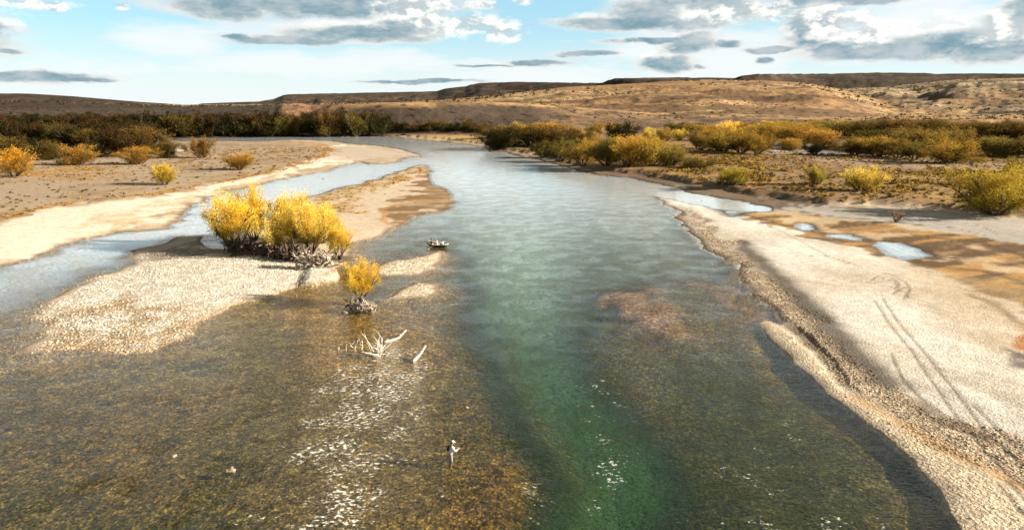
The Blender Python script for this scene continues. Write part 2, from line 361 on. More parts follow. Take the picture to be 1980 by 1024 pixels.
p = soft([(270, 488), (400, 462), (470, 484), (560, 500), (500, 496), (400, 500), (300, 504)], .8)
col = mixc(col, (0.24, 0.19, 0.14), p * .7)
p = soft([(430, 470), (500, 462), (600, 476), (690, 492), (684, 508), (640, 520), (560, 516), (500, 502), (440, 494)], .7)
col = mixc(col, (0.075, 0.05, 0.03), p * .85 * sstep(nB_, .2, .45))  # undercut shade and debris soil under the willows, both put into the colour
for P in (BAR_A, BAR_B):
    p = soft(P, .8, 0); col = mixc(col, (0.70, 0.60, 0.45), p); peb = np.maximum(peb, p * 1.2)
# right bench
col = mixc(col, SOIL, bench * .92)
p = bench * sstep(nA_, .42, .6); col = mixc(col, (0.30, 0.19, 0.09), p * .7)
p = bench * sstep(nB_, .47, .6) * sstep(nC_, .3, .5); col = mixc(col, (0.36, 0.20, 0.05), p * .75); veg = np.maximum(veg, p)
p = soft([(1500, 297), (1700, 303), (1900, 318), (1980, 340), (1980, 350), (1700, 330), (1480, 310)], 3)
col = mixc(col, (0.36, 0.27, 0.20), p * .7); veg *= 1 - p * .7
for P_ in ([(1240, 345), (1300, 322), (1420, 305), (1500, 330), (1480, 372), (1360, 358)], [(1700, 345), (1850, 330), (1990, 345), (1990, 420), (1840, 405), (1720, 385)]):
    p = soft(P_, 4) * sstep(nB_, .38, .55); col = mixc(col, (0.40, 0.25, 0.07), p * .7)
    p = soft(P_, 4) * sstep(1 - nB_, .52, .65); col = mixc(col, (0.10, 0.07, 0.035), p * .7)
p = soft([(340, 290), (370, 291), (366, 296), (342, 296)], 1.5); col = mixc(col, (0.7, 0.66, 0.6), p)
p = soft([(1470, 275), (1560, 282), (1620, 300), (1560, 302), (1480, 298)], 3); col = mixc(col, (0.42, 0.40, 0.40), p * .8)
p = soft([(760, 262), (960, 268), (945, 280), (860, 271)], 1.5); col = mixc(col, (0.50, 0.33, 0.12), p * .8)
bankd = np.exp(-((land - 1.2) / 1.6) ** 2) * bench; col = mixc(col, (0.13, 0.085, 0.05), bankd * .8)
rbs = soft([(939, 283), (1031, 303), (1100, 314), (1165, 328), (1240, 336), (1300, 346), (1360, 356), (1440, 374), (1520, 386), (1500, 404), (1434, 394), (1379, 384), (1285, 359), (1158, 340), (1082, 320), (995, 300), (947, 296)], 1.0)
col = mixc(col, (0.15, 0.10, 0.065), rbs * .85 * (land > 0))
scar = soft([(1480, 392), (1530, 386), (1610, 400), (1560, 404), (1500, 402)], 1.0); col = mixc(col, (0.10, 0.07, 0.045), scar * .8)
# right bar
rb_ = soft([(1262, 377), (1340, 392), (1440, 420), (1600, 462), (1700, 495), (1800, 530), (1990, 600), (2600, 700), (3500, 1500), (2000, 1500), (1850, 1018), (1600, 760), (1460, 620), (1425, 530), (1320, 440)], 1.2)
col = mixc(col, (0.70, 0.65, 0.57), rb_); peb = np.maximum(peb, rb_ * .45)
col = mixc(col, (0.58, 0.47, 0.33), rb_ * sstep(nC_, .5, .7) * .4)
band = fbm(X * .55 + Y * .28, X * .28 - Y * .12, 3.2, 5, 67)
col = mixc(col, (0.50, 0.43, 0.34), rb_ * sstep(band, .5, .64) * .55)
col = mixc(col, (0.80, 0.77, 0.70), rb_ * sstep(1 - band, .54, .68) * .5)
p = soft([(1485, 400), (1620, 404), (1720, 408), (1830, 416), (1990, 436), (2600, 490), (2600, 540), (1990, 478), (1850, 448), (1700, 434), (1560, 418)], .8)
col = mixc(col, (0.44, 0.405, 0.36), p * (.7 + .3 * sstep(nB_, .3, .6)))
org = soft([(1430, 414), (1500, 412), (1610, 424), (1740, 440), (1990, 476), (2600, 540), (2600, 720), (1990, 612), (1900, 572), (1800, 532), (1740, 516), (1680, 490), (1600, 470), (1500, 440)], 1.0)
col = mixc(col, (0.30, 0.175, 0.07), org * (.55 + .45 * sstep(streak, .3, .55)))
col = mixc(col, (0.50, 0.28, 0.09), org * sstep(streak, .50, .62) * .75)
col = mixc(col, (0.12, 0.07, 0.03), org * sstep(1 - streak, .53, .62) * .9)
for P_ in ([(1434, 415), (1500, 434), (1590, 450), (1690, 466), (1780, 480), (1800, 500), (1760, 506)], [(1500, 404), (1600, 420), (1700, 430), (1780, 440)], [(1520, 430), (1570, 434), (1600, 452), (1680, 460)], [(1800, 460), (1880, 470), (1980, 500)], [(1800, 520), (1900, 530), (1990, 560)], [(1880, 580), (1940, 610), (1990, 650)]):
    p = np.exp(-(line(XJ, YJ, P_) / (.55 + .5 * nB_)) ** 2); col = mixc(col, (0.10, 0.06, 0.03), p * .8 * (land > 0))
col = mixc(col, (0.62, 0.46, 0.28), org * sstep(nA_, .58, .68) * .8)
col = mixc(col, (0.50, 0.35, 0.18), soft([(1760, 520), (1990, 560), (1990, 700), (1900, 680), (1800, 600)], 4) * .45)
p = soft([(1925, 632), (1990, 655), (2100, 700), (2050, 700), (1975, 668), (1940, 655)], .8); col = mixc(col, (0.42, 0.17, 0.04), p * .9)
p = soft([(1958, 690), (1975, 680), (2100, 720), (2100, 760), (1985, 735)], .8); col = mixc(col, (0.11, 0.09, 0.08), p * .85)
cobble = soft([(1300, 400), (1360, 432), (1440, 490), (1560, 590), (1660, 680), (1740, 760), (1830, 810), (1990, 850), (2100, 900), (2100, 1040), (1900, 890), (1760, 835), (1640, 765), (1500, 615), (1425, 535), (1340, 462)], 1.0)
col = mixc(col, (0.45, 0.345, 0.225), cobble * .85); peb = np.maximum(peb, cobble * 1.25)
dkl = line(XJ, YJ, [(1430, 470), (1500, 535), (1560, 590), (1620, 650), (1670, 705), (1720, 745)])
p = np.exp(-(dkl / (1.5 + jx * 1.5)) ** 2) * (0.85 + .5 * nB_)
col = mixc(col, (0.085, 0.07, 0.055), np.clip(p, 0, 1) * .85)
p = np.exp(-(line(XJ, YJ, [(1650, 772), (1720, 815), (1820, 868), (1920, 920), (2000, 960)]) / .8) ** 2); col = mixc(col, (0.48, 0.26, 0.075), p * .8)
spit = soft([(1460, 618), (1485, 618), (1545, 662), (1600, 714), (1650, 775), (1760, 835), (1900, 915), (2100, 1050), (1900, 1200), (1800, 930), (1637, 786)], .8, 0)
col = mixc(col, (0.66, 0.54, 0.38), spit * .9); peb = np.maximum(peb, spit * .8)
dtr = soft([(1740, 730), (1800, 770), (1990, 820), (1990, 950), (1880, 870), (1760, 800)], 1.5) * sstep(fbm(X * 1.0, Y * .35 + X * .6, 2.5, 4, 61), .48, .6)
col = mixc(col, (0.17, 0.12, 0.075), dtr * .7)
col = mixc(col, (0.16, 0.125, 0.09), rutm * .72)
# river bed
bed = sstep(-land, -0.1, 0.5)
bc = np.empty_like(col); bc[:] = (0.25, 0.165, 0.062)
bc = mixc(bc, (0.20, 0.16, 0.075), sstep(fbm(X, Y, 16, 4, 91), .4, .62))
bc = mixc(bc, (0.36, 0.215, 0.125), np.maximum(soft(SUB1, 3.0), soft(SUB2, 1.5) * .8))
bc = mixc(bc, (0.36, 0.24, 0.10), soft(SUB3, 2.5))
bc = mixc(bc, (0.34, 0.19, 0.06), soft(SUB5, 4) * .8)
bc = mixc(bc, (0.30, 0.24, 0.15), soft(SUB4, 2))
steep = soft([(1440, 612), (1480, 606), (1900, 900), (2200, 1100), (2000, 1500), (1600, 1500), (1640, 900), (1500, 740)], 1.5)
shw = (1 - steep) * np.exp(-(np.clip(-land, 0, None) / 1.6) ** 1.3) * sstep(fbm(X, Y, 3, 3, 95), .2, .6)
bc = mixc(bc, (0.34, 0.27, 0.17), shw * .65)
bc = mixc(bc, (0.085, 0.095, 0.022), sstep(sdf(XK, YK, [(1270, 640), (1440, 640), (1700, 850), (1850, 1200), (1230, 1200), (1250, 850)]), -2.5, 5) * .85)
bc = mixc(bc, (0.30, 0.24, 0.12), riff * .6)
bc = mixc(bc, (0.045, 0.04, 0.025), steep * np.exp(-(np.clip(-land, 0, None) / 1.1) ** 2) * .9)
bc *= np.array([0.98, 0.93, 0.74], np.float32)
col = col * (1 - bed[..., None]) + bc * bed[..., None]
wet = np.exp(-((land - 0.0) / 0.55) ** 2) * (land > -0.2)
wet2 = (1 - .6 * spit) * np.exp(-((land - 0.25) / (0.30 + rr * .0035)) ** 2) * (1 - lowbar) * (land > -.1)
col = mixc(col, (0.12, 0.085, 0.055), wet2 * .75 * (1 - bed))
peb = np.where(land < 0, 1.0, peb)
veg *= (land > 1)

# ------------------------------------------------------------------ hills behind the valley floor
def prof(pts):                                         # pixel profile -> tangent of elevation over azimuth
    a = []; e = []
    for px, py in pts:
        d = ray(px, py); a.append(math.atan2(d[0], d[1])); e.append(d[2] / math.hypot(d[0], d[1]))
    return np.interp(TH, a, e)
P4 = prof([(-4000, 186), (-900, 182), (-300, 177), (0, 180), (60, 181), (130, 185), (200, 191), (260, 196), (320, 200), (350, 203), (376, 203.5), (390, 200), (440, 198), (500, 196),
           (530, 191), (548, 183.5), (560, 182), (650, 180), (760, 178), (845, 176), (860, 171), (880, 168.5), (900, 167), (910, 163.5), (930, 160), (1000, 158), (1165, 160),
           (1175, 154.5), (1190, 151), (1300, 149), (1420, 150), (1435, 144.5), (1460, 142.5), (1600, 142), (1700, 140), (1800, 141), (1980, 142), (2600, 140), (6000, 150)])
P1 = prof([(-4000, 210), (150, 210), (300, 208), (420, 205), (530, 204), (545, 200), (575, 199), (600, 202), (690, 201), (760, 197), (900, 196), (1000, 198), (1080, 204), (1200, 214), (1400, 226), (1600, 232), (6000, 232)])
P2 = prof([(-4000, 207), (500, 206), (620, 199), (760, 197), (850, 193), (950, 184), (1040, 174), (1090, 168), (1200, 162), (1300, 156.5), (1360, 153.5), (1480, 155), (1560, 160), (1620, 171), (1690, 190), (1740, 203), (1980, 212), (6000, 215)])
P3 = prof([(-4000, 206), (1300, 200), (1450, 186), (1540, 178), (1600, 172), (1700, 168), (1780, 160), (1850, 153), (1980, 150), (2600, 148), (6000, 155)])
PA = prof([(-4000, 205), (-600, 190), (0, 196), (150, 199), (300, 204), (380, 207), (6000, 208)])
RRc, THc = RR[:, None], TH[None, :]
hx, hy = GX.astype(np.float64), GY.astype(np.float64)
gully = fbm(hx, hy, 90, 5, 101) - .5; gull2 = fbm(hx, hy, 30, 4, 111) - .5; big = fbm(hx, hy, 420, 4, 121) - .5
def layer(P, rc, base, shp, rough):
    rcc = rc * (1 + 0.12 * np.sin(THc * 9 + rc) + 0.15 * big)
    crest = CAM_H + np.maximum(P, -0.02)[None, :] * rcc
    t = np.clip((RRc - base) / (rcc - base), 0, 1)
    s = t ** shp
    return (crest - 2.0) * s + rough * gully * 2 * np.sin(math.pi * np.clip(t, 0, 1)) + rough * .7 * gull2 * np.sin(math.pi * t), t
H1, t1 = layer(P1, 760, 610, 0.75, 5.5)
H2, t2 = layer(P2, 1500, 700, 0.95, 10)
H3, t3 = layer(P3, 2500, 1000, 1.0, 17)
HA, tA = layer(PA, 1500, 780, 0.9, 8)
H4, t4 = layer(P4, 4200, 2700, 1.6, 22)
# crest kept exact on the skyline: flat mesa top
ZH = np.maximum.reduce([H1, H2, H3, H4, HA])
own = np.argmax(np.stack([H1, H2, H3, H4, HA]), 0)
Zall = np.zeros(GX.shape, np.float32); Zall[near] = Z
nidx = near.sum()
floor = 1.6 + 0.6 * (fbm(hx, hy, 40, 3, 7) - .5)
far_w = sstep(RRc, 560, 640)
lowz = np.where(near[:, None], Zall, floor)
Zall = (np.where(RRc < 560, lowz, lowz * (1 - far_w) + floor * far_w + np.maximum(ZH, 0))).astype(np.float32)

ALB = np.empty(GX.shape + (3,), np.float32); ALB[:] = SOIL
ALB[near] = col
hm = (sstep(RRc, 520, 620) * np.ones_like(GX)).astype(np.float32)
hc = np.empty_like(ALB)
tone = fbm(hx, hy, 150, 5, 131); tone2 = fbm(hx * .5, hy * 2, 60, 5, 141)
fil = fbm(hx, hy, 22, 4, 151)
cols = [(0.075, 0.052, 0.036), (0.32, 0.19, 0.088), (0.30, 0.19, 0.10), (0.05, 0.035, 0.023), (0.048, 0.032, 0.022)]  # cloud shade on the mesas and left ridge is put into their tones
for i, c in enumerate(cols): hc[own == i] = c
hc = mixc(hc, (0.47, 0.32, 0.16), ((own == 1) * sstep(tone, .48, .62) * .8).astype(np.float32))
hc = mixc(hc, (0.13, 0.075, 0.042), ((own == 1) * sstep(1 - tone2 + .25 * (.6 - t2), .50, .62) * .8).astype(np.float32))
hc = mixc(hc, (0.45, 0.34, 0.20), ((own == 2) * sstep(tone, .45, .6) * .8).astype(np.float32))
hc = mixc(hc, (0.09, 0.065, 0.045), ((own == 2) * sstep(1 - tone2, .5, .62) * .8).astype(np.float32))
hc = mixc(hc, (0.13, 0.085, 0.05), ((own == 3) * sstep(tone2, .5, .65) * .6).astype(np.float32))
# tan crest line of the low escarpment, and the orange cliff at its left end
azp = lambda px: math.atan2(*(ray(px, 200)[:2]))
ang = (THc * np.ones_like(GX))
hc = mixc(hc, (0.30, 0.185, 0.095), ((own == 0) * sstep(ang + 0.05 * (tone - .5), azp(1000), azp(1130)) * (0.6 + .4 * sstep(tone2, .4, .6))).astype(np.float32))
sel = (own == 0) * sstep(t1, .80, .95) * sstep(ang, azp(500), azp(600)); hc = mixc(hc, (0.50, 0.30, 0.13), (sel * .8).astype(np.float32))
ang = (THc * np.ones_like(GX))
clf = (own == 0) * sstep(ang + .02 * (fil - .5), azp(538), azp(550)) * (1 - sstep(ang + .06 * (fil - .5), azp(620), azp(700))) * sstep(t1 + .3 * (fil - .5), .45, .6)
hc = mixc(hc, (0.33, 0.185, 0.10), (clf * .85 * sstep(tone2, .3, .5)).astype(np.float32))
hc = mixc(hc, (0.05, 0.036, 0.025), ((own == 0) * sstep(1 - fil, .5, .62) * .6).astype(np.float32))
hc = mixc(hc, (0.05, 0.036, 0.02), ((own == 4) * sstep(tone, .4, .6) * .5).astype(np.float32))
ffl = (RRc < 640) * 1.0
ALB = ALB * (1 - hm[..., None]) + hc * hm[..., None]
PEB = np.full(GX.shape, 0.2, np.float32); PEB[near] = peb; PEB *= (1 - hm)
VEG = np.zeros(GX.shape, np.float32); VEG[near] = veg
HILL = hm

def ground_z(x, y):
    r = math.hypot(x, y); t = math.atan2(x, y)
    i = np.interp(r, RR, np.arange(NR)); j = np.interp(t, TH, np.arange(NC))
    i0 = min(int(i), NR - 2); j0 = min(int(j), NC - 2); a, b = i - i0, j - j0
    return float((Zall[i0, j0] * (1 - a) + Zall[i0 + 1, j0] * a) * (1 - b) + (Zall[i0, j0 + 1] * (1 - a) + Zall[i0 + 1, j0 + 1] * a) * b)
def on_ground(px, py):                                  # first hit of the line of sight through a pixel
    d = ray(px, py); t = math.atan2(d[0], d[1]); h = math.hypot(d[0], d[1]); te = d[2] / h
    j = np.interp(t, TH, np.arange(NC)); j0 = min(int(j), NC - 2); b = j - j0
    zc = np.maximum(Zall[:, j0] * (1 - b) + Zall[:, j0 + 1] * b, -0.25); g = CAM_H + RR * te - zc
    i = int(np.argmax(g <= 0)); 
    if i == 0: i = NR - 1
    f = g[i - 1] / (g[i - 1] - g[i]); r = RR[i - 1] + (RR[i] - RR[i - 1]) * f
    return r * math.sin(t), r * math.cos(t), float(zc[i - 1] * (1 - f) + zc[i] * f)
def scale_at(x, y, z):                                  # photo pixels per metre at a point
    return F / float(np.dot(np.array([x, y, z - CAM_H]), FWD))

# ------------------------------------------------------------------ ground materials
def mat(name):
    m = bpy.data.materials.new(name); m.use_nodes = True; m.node_tree.nodes.clear(); return m, NT(m.node_tree)
def finish(t, sh, disp=None):
    o = t.new('ShaderNodeOutputMaterial'); t.l.new(sh, o.inputs[0])
def bump(t, h, strength, dist):
    b = t.new('ShaderNodeBump'); t.l.new(h, b.inputs['Height']); b.inputs['Strength'].default_value = strength
    b.inputs['Distance'].default_value = dist; return b.outputs[0]
def principled(t, col, rough=0.8, normal=None, spec=0.3):
    p = t.new('ShaderNodeBsdfPrincipled'); t.put(p.inputs['Base Color'], col if isinstance(col, bpy.types.NodeSocket) else tuple(col) + (1,))
    t.put(p.inputs['Roughness'], rough); p.inputs['Specular IOR Level'].default_value = spec
    if normal: t.l.new(normal, p.inputs['Normal'])
    return p.outputs[0]

m_ground, t = mat('gravel_and_soil')
oc = t.new('ShaderNodeTexCoord').outputs['Object']
base = t.attr('albedo', 'Color'); pb = t.attr('pebble'); hf = t.attr('hill')
wob = t.v('ADD', oc, t.v('MULTIPLY', t.v('SUBTRACT', t.noise(oc, 2.2, 3, 0.6, out=1), (0.5, 0.5, 0.5)), (0.55, 0.55, 0.2)))
vs = t.new('ShaderNodeTexVoronoi', feature='F1'); t.l.new(wob, vs.inputs['Vector']); vs.inputs['Scale'].default_value = 4.0
vs2 = t.new('ShaderNodeTexVoronoi', feature='F1'); t.l.new(wob, vs2.inputs['Vector']); vs2.inputs['Scale'].default_value = 1.15
s1 = t.new('ShaderNodeSeparateColor'); t.l.new(vs.outputs['Color'], s1.inputs[0])
s2 = t.new('ShaderNodeSeparateColor'); t.l.new(vs2.outputs['Color'], s2.inputs[0])
stone = t.m('MULTIPLY_ADD', s1.outputs[0], 0.85, 0.52)                       # each stone its own brightness
gap = t.ss(vs.outputs['Distance'], 0.28, 0.62, 1.0, 0.45)
stone2 = t.m('MULTIPLY_ADD', t.m('POWER', s2.outputs[0], 2.0), 0.75, 0.75)
st_ = t.m('MULTIPLY', t.m('MULTIPLY', stone, gap), stone2)
und = t.attr('under')
fade = t.m('ADD', t.m('MULTIPLY', pb, 0.70), t.m('MULTIPLY', und, 0.45))
mul = t.m('ADD', 1.0, t.m('MULTIPLY', t.m('SUBTRACT', st_, 0.85), fade))
nf = t.noise(oc, 0.9, 6, 0.65); nf2 = t.noise(oc, 6.0, 3, 0.6)
mul = t.m('MULTIPLY', mul, t.m('MULTIPLY_ADD', nf, 0.7, 0.65))
mul = t.m('MULTIPLY', mul, t.m('MULTIPLY_ADD', nf2, 0.5, 0.75))
nf3 = t.noise(oc, 2.5, 4, 0.7)
mul = t.m('MULTIPLY', mul, t.m('ADD', 1.0, t.m('MULTIPLY', t.m('SUBTRACT', t.ss(nf3, 0.35, 0.65), 0.5), t.m('MULTIPLY', und, 1.35))))
hn = t.noise(oc, 0.055, 8, 0.72); hv = t.ss(t.voro(t.v('ADD', oc, t.v('MULTIPLY', t.noise(oc, .1, 2, .5, out=1), (14, 14, 14))), 0.085), 0.18, 0.42, 0.35, 1.0)
mulh = t.m('MULTIPLY', t.m('MULTIPLY_ADD', hn, 1.5, 0.28), hv)
mul = t.m('ADD', t.m('MULTIPLY', mul, t.m('SUBTRACT', 1.0, hf)), t.m('MULTIPLY', mulh, hf))
vm = t.v('SCALE', base); vm.node.inputs['Scale'].default_value = 1; t.l.new(mul, vm.node.inputs['Scale'])
warm = t.mix(t.m('MULTIPLY', t.ss(s1.outputs[1], .6, .95), t.m('MULTIPLY', pb, .35)), vm, t.v('MULTIPLY', vm, (1.15, 0.86, 0.66)))
hgt = t.m('ADD', t.m('MULTIPLY', t.m('SUBTRACT', 1.0, vs.outputs['Distance']), t.m('MULTIPLY', pb, 0.10)), t.m('MULTIPLY', nf2, 0.06))
hgt = t.m('ADD', hgt, t.m('MULTIPLY', hn, t.m('MULTIPLY', hf, 6.0)))
finish(t, principled(t, warm, 0.9, bump(t, hgt, 0.8, 1.0), 0.15))

# river water: a clear skin over the bed, turbid green where it is deep, painted sky sheen far off, painted channel glints, foam on the riffle
m_water, t = mat('river_water')
oc = t.new('ShaderNodeTexCoord').outputs['Object']
dpt = t.attr('depth'); rf = t.attr('riffle_glint'); dist_ = t.attr('range')
wv = t.v('ADD', oc, t.v('MULTIPLY', t.noise(oc, 0.12, 2, 0.5, out=1), (2.5, 2.5, 0)))
w1 = t.noise(t.v('MULTIPLY', wv, (1.0, 1.7, 1.0)), 1.9, 5, 0.7)
w2 = t.noise(t.v('MULTIPLY', wv, (1.0, 1.5, 1.0)), 3.6, 3, 0.6)
w3 = t.noise(wv, 0.25, 3, 0.5)
wh_ = t.m('ADD', t.m('MULTIPLY', w1, 0.16), t.m('MULTIPLY', w2, 0.13))
wh_ = t.m('MULTIPLY', wh_, t.m('ADD', t.m('MULTIPLY_ADD', rf, 1.0, 0.35), t.m('MULTIPLY', t.ss(w3, .35, .65), 0.7)))
calm = t.attr('calm')
wh_ = t.m('MULTIPLY', wh_, t.m('SUBTRACT', 1.0, t.m('MULTIPLY', calm, 0.8)))
wh_ = t.m('MULTIPLY', wh_, t.ss(dist_, 90, 260, 1.0, 0.22))
nb = bump(t, t.m('MULTIPLY', wh_, 0.46), 1.0, 1.0)
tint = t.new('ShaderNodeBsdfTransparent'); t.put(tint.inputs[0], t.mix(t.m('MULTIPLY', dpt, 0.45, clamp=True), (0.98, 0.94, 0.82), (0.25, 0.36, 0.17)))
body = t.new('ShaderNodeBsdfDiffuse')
turb_sheen = t.m('SUBTRACT', 1.0, t.m('POWER', 2.718, t.m('MULTIPLY', t.m('POWER', t.m('ADD', t.m('ADD', dpt, t.m('MULTIPLY', t.ss(dist_, 56, 210, 0.0, 2.6), t.ss(dpt, 0.08, 0.55))), t.m('MULTIPLY', t.attr('calm'), 1.8)), 2.2), -0.10)))  # far and calm water made opaque to carry the painted sheen
t.put(body.inputs[0], t.mix(t.ss(t.m('ADD', dist_, t.m('MULTIPLY', t.attr('calm'), 200.0)), 48, 118), (0.035, 0.105, 0.034), t.mix(t.ss(t.m('ADD', dist_, t.m('MULTIPLY', t.attr('calm'), 200.0)), 90, 230), (0.28, 0.38, 0.29), (0.74, 0.80, 0.82))))  # pale far and calm tones: sky reflection painted into the diffuse body
t.l.new(bump(t, t.m('ADD', t.m('MULTIPLY', wh_, 1.5), t.m('MULTIPLY', t.m('ABSOLUTE', t.m('SUBTRACT', t.noise(t.v('MULTIPLY', wv, (0.55, 1.25, 1.0)), 1.0, 4, 0.6), 0.5)), -1.1)), 1.0, 1.0), body.inputs['Normal'])
ms = t.new('ShaderNodeMixShader'); t.l.new(turb_sheen, ms.inputs[0]); t.l.new(tint.outputs[0], ms.inputs[1]); t.l.new(body.outputs[0], ms.inputs[2])
gl_ = t.new('ShaderNodeBsdfGlossy'); gl_.inputs['Roughness'].default_value = 0.08; gl_.inputs[0].default_value = (1, 1, 1, 1); t.l.new(nb, gl_.inputs['Normal'])
geo = t.new('ShaderNodeNewGeometry')
cs_ = t.m('ABSOLUTE', t.v('DOT_PRODUCT', geo.outputs['Incoming'], nb, out=1))
frf = t.m('MULTIPLY_ADD', t.m('POWER', t.m('SUBTRACT', 1.0, cs_, clamp=True), 5.0), 0.97, 0.025)
m2 = t.new('ShaderNodeMixShader'); t.l.new(frf, m2.inputs[0]); t.l.new(ms.outputs[0], m2.inputs[1]); t.l.new(gl_.outputs[0], m2.inputs[2])
fo = t.new('ShaderNodeBsdfDiffuse'); fo.inputs[0].default_value = (0.85, 0.82, 0.72, 1)
fn = t.noise(t.v('MULTIPLY', wv, (0.8, 1.5, 1)), 2.6, 5, 0.75)
fbig = t.noise(oc, 0.35, 3, 0.55)
fm = t.m('ADD', t.m('MULTIPLY', fn, 1.0), t.m('MULTIPLY', t.m('SUBTRACT', fbig, 0.5), 0.7))
fm = t.m('ADD', fm, t.m('MULTIPLY', t.m('SUBTRACT', rf, 1.0), 0.30))
foam_glint = t.m('MULTIPLY', t.m('MULTIPLY', t.ss(fm, 0.435, 0.55), t.ss(t.noise(t.v('MULTIPLY', wv, (0.9, 1.15, 1)), 2.9, 4, 0.65), 0.515, 0.585)), 0.95)
edge = t.m('MULTIPLY', t.attr('edgefoam'), t.ss(t.noise(oc, 1.3, 4, .65), .38, .6))
foam_glint = t.m('MAXIMUM', foam_glint, edge)
m3 = t.new('ShaderNodeMixShader'); t.l.new(foam_glint, m3.inputs[0]); t.l.new(m2.outputs[0], m3.inputs[1]); t.l.new(fo.outputs[0], m3.inputs[2])
finish(t, m3.outputs[0])

# ------------------------------------------------------------------ link ground, hills, river
def grid_faces(i0, i1):
    I, J = np.meshgrid(np.arange(i0, i1 - 1), np.arange(NC - 1), indexing='ij')
    a = I * NC + J
    return np.stack([a, a + 1, a + NC + 1, a + NC], -1).reshape(-1, 4)
def sheet(name, i0, i1, z, keep=None, attrs=None):
    Fq = grid_faces(i0, i1)
    if keep is not None: Fq = Fq[keep.ravel()[Fq].any(1)]
    used = np.unique(Fq); remap = np.full(NR * NC, -1, np.int64); remap[used] = np.arange(len(used))
    V = np.stack([GX.ravel()[used], GY.ravel()[used], z.ravel()[used]], 1)
    at = {k: (v.reshape(-1, 3)[used] if v.ndim == 3 else v.ravel()[used]) for k, v in attrs.items()}
    return np_mesh(name, V, remap[Fq], True, at)
iH = int(np.searchsorted(RR, 600))
UND = np.zeros(GX.shape, np.float32); UND[near] = bed
gat = {'albedo': ALB, 'under': UND, 'pebble': PEB, 'hill': HILL}
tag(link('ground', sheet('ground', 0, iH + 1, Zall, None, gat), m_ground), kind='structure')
tag(link('hills', sheet('hills', iH, NR, Zall, None, gat), m_ground), kind='structure')
LANDf = np.full(GX.shape, 9, np.float32); LANDf[near] = land
RF_GLINT = np.zeros(GX.shape, np.float32); RF_GLINT[near] = np.maximum.reduce([riff, .60 * soft([(1130, 880), (1240, 850), (1262, 900), (1215, 960), (1140, 1010), (1090, 1000)], 2),
    .52 * soft([(1080, 690), (1150, 720), (1260, 860), (1240, 980), (1100, 1060), (1060, 980), (1130, 880)], 2.5), .42 * soft([(1480, 740), (1700, 900), (1820, 1100), (1300, 1200), (1330, 850)], 4),
    .60 * soft([(940, 900), (1000, 900), (1080, 960), (1060, 1040), (960, 1000)], 2)]) * (land < 0)  # terms beyond the rapids: water glints painted as pale flecks
EF = np.zeros(GX.shape, np.float32)
e_ = sstep(-line(XJ, YJ, [(1268, 380), (1283, 394), (1305, 409), (1316, 429), (1338, 457), (1361, 479), (1386, 492), (1431, 508), (1444, 520)]), -1.3, -0.1)
EF[near] = e_ * .55 * (land < 0.3)
CALM = np.zeros(GX.shape, np.float32); CALM[near] = np.maximum.reduce([soft(P, .6, 0) for P in (POND, POND2, POND3, POND4)] + [soft([(-900, 760), (0, 520), (240, 452), (350, 425), (420, 385), (660, 325), (815, 308), (780, 326), (600, 375), (500, 440), (400, 455), (300, 470), (200, 530), (60, 590), (-100, 680), (-900, 1000)], 3) * .55, soft([(1300, 360), (1500, 400), (1480, 412), (1400, 412), (1280, 380)], 1)])  # also gives ponds and side channel their painted pale sheen
keep = (LANDf < 0.6) & (RR[:, None] < 600)
RNG = np.broadcast_to(RR[:, None].astype(np.float32), GX.shape).copy()
tag(link('river', sheet('river', 0, iH + 1, np.zeros_like(GX), keep, {'depth': np.maximum(-Zall, 0), 'riffle_glint': RF_GLINT, 'edgefoam': EF, 'calm': CALM, 'range': RNG}), m_water), kind='structure')
# ------------------------------------------------------------------ object materials
m_leaf, t = mat('willow_leaves')
oi = t.new('ShaderNodeObjectInfo')
rnd = t.attr('rnd'); hgt_ = t.attr('up')
oc = t.new('ShaderNodeTexCoord').outputs['Object']
cl = t.noise(t.v('ADD', oc, t.v('SCALE', (7.0, 3.0, 5.0))), 4.5, 3, 0.65)
for n_ in t.n:
    if n_.type == 'VECT_MATH' and n_.operation == 'SCALE': t.l.new(oi.outputs['Random'], n_.inputs['Scale'])
f1 = t.m('MULTIPLY_ADD', rnd, 0.75, 0.62)
basec = oi.outputs['Color']
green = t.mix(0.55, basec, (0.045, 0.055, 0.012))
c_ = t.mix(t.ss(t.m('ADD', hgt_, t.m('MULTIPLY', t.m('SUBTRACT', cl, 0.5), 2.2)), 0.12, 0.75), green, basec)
c_ = t.mix(t.m('MULTIPLY', t.ss(rnd, 0.7, 1.0), 0.35), c_, t.v('MULTIPLY', c_, (1.25, 0.95, 0.6)))
cm = t.v('SCALE', c_); t.l.new(f1, cm.node.inputs['Scale'])
d_ = t.new('ShaderNodeBsdfDiffuse'); t.l.new(cm, d_.inputs[0])
tr = t.new('ShaderNodeBsdfTranslucent'); t.l.new(cm, tr.inputs[0])
mx = t.new('ShaderNodeMixShader'); mx.inputs[0].default_value = 0.38; t.l.new(d_.outputs[0], mx.inputs[1]); t.l.new(tr.outputs[0], mx.inputs[2])
finish(t, mx.outputs[0])
def simple(name, col, rough=0.85, var=0.35, scale=3.0, stretch=(1, 1, 1), bs=0.02, spec=0.2):
    m, t = mat(name)
    oc = t.new('ShaderNodeTexCoord').outputs['Object']
    n = t.noise(t.v('MULTIPLY', oc, stretch), scale, 5, 0.65)
    sc = t.m('MULTIPLY_ADD', n, 2 * var, 1 - var)
    c = t.v('SCALE', tuple(col)); t.l.new(sc, c.node.inputs['Scale'])
    finish(t, principled(t, c, rough, bump(t, n, 0.6, bs), spec)); return m
m_bark = simple('dark_bark', (0.085, 0.062, 0.045), 0.9, 0.5, 4, (1, 1, .3))
m_dead = simple('bleached_wood', (0.38, 0.31, 0.235), 0.85, 0.45, 5, (1, 1, 1), 0.03)
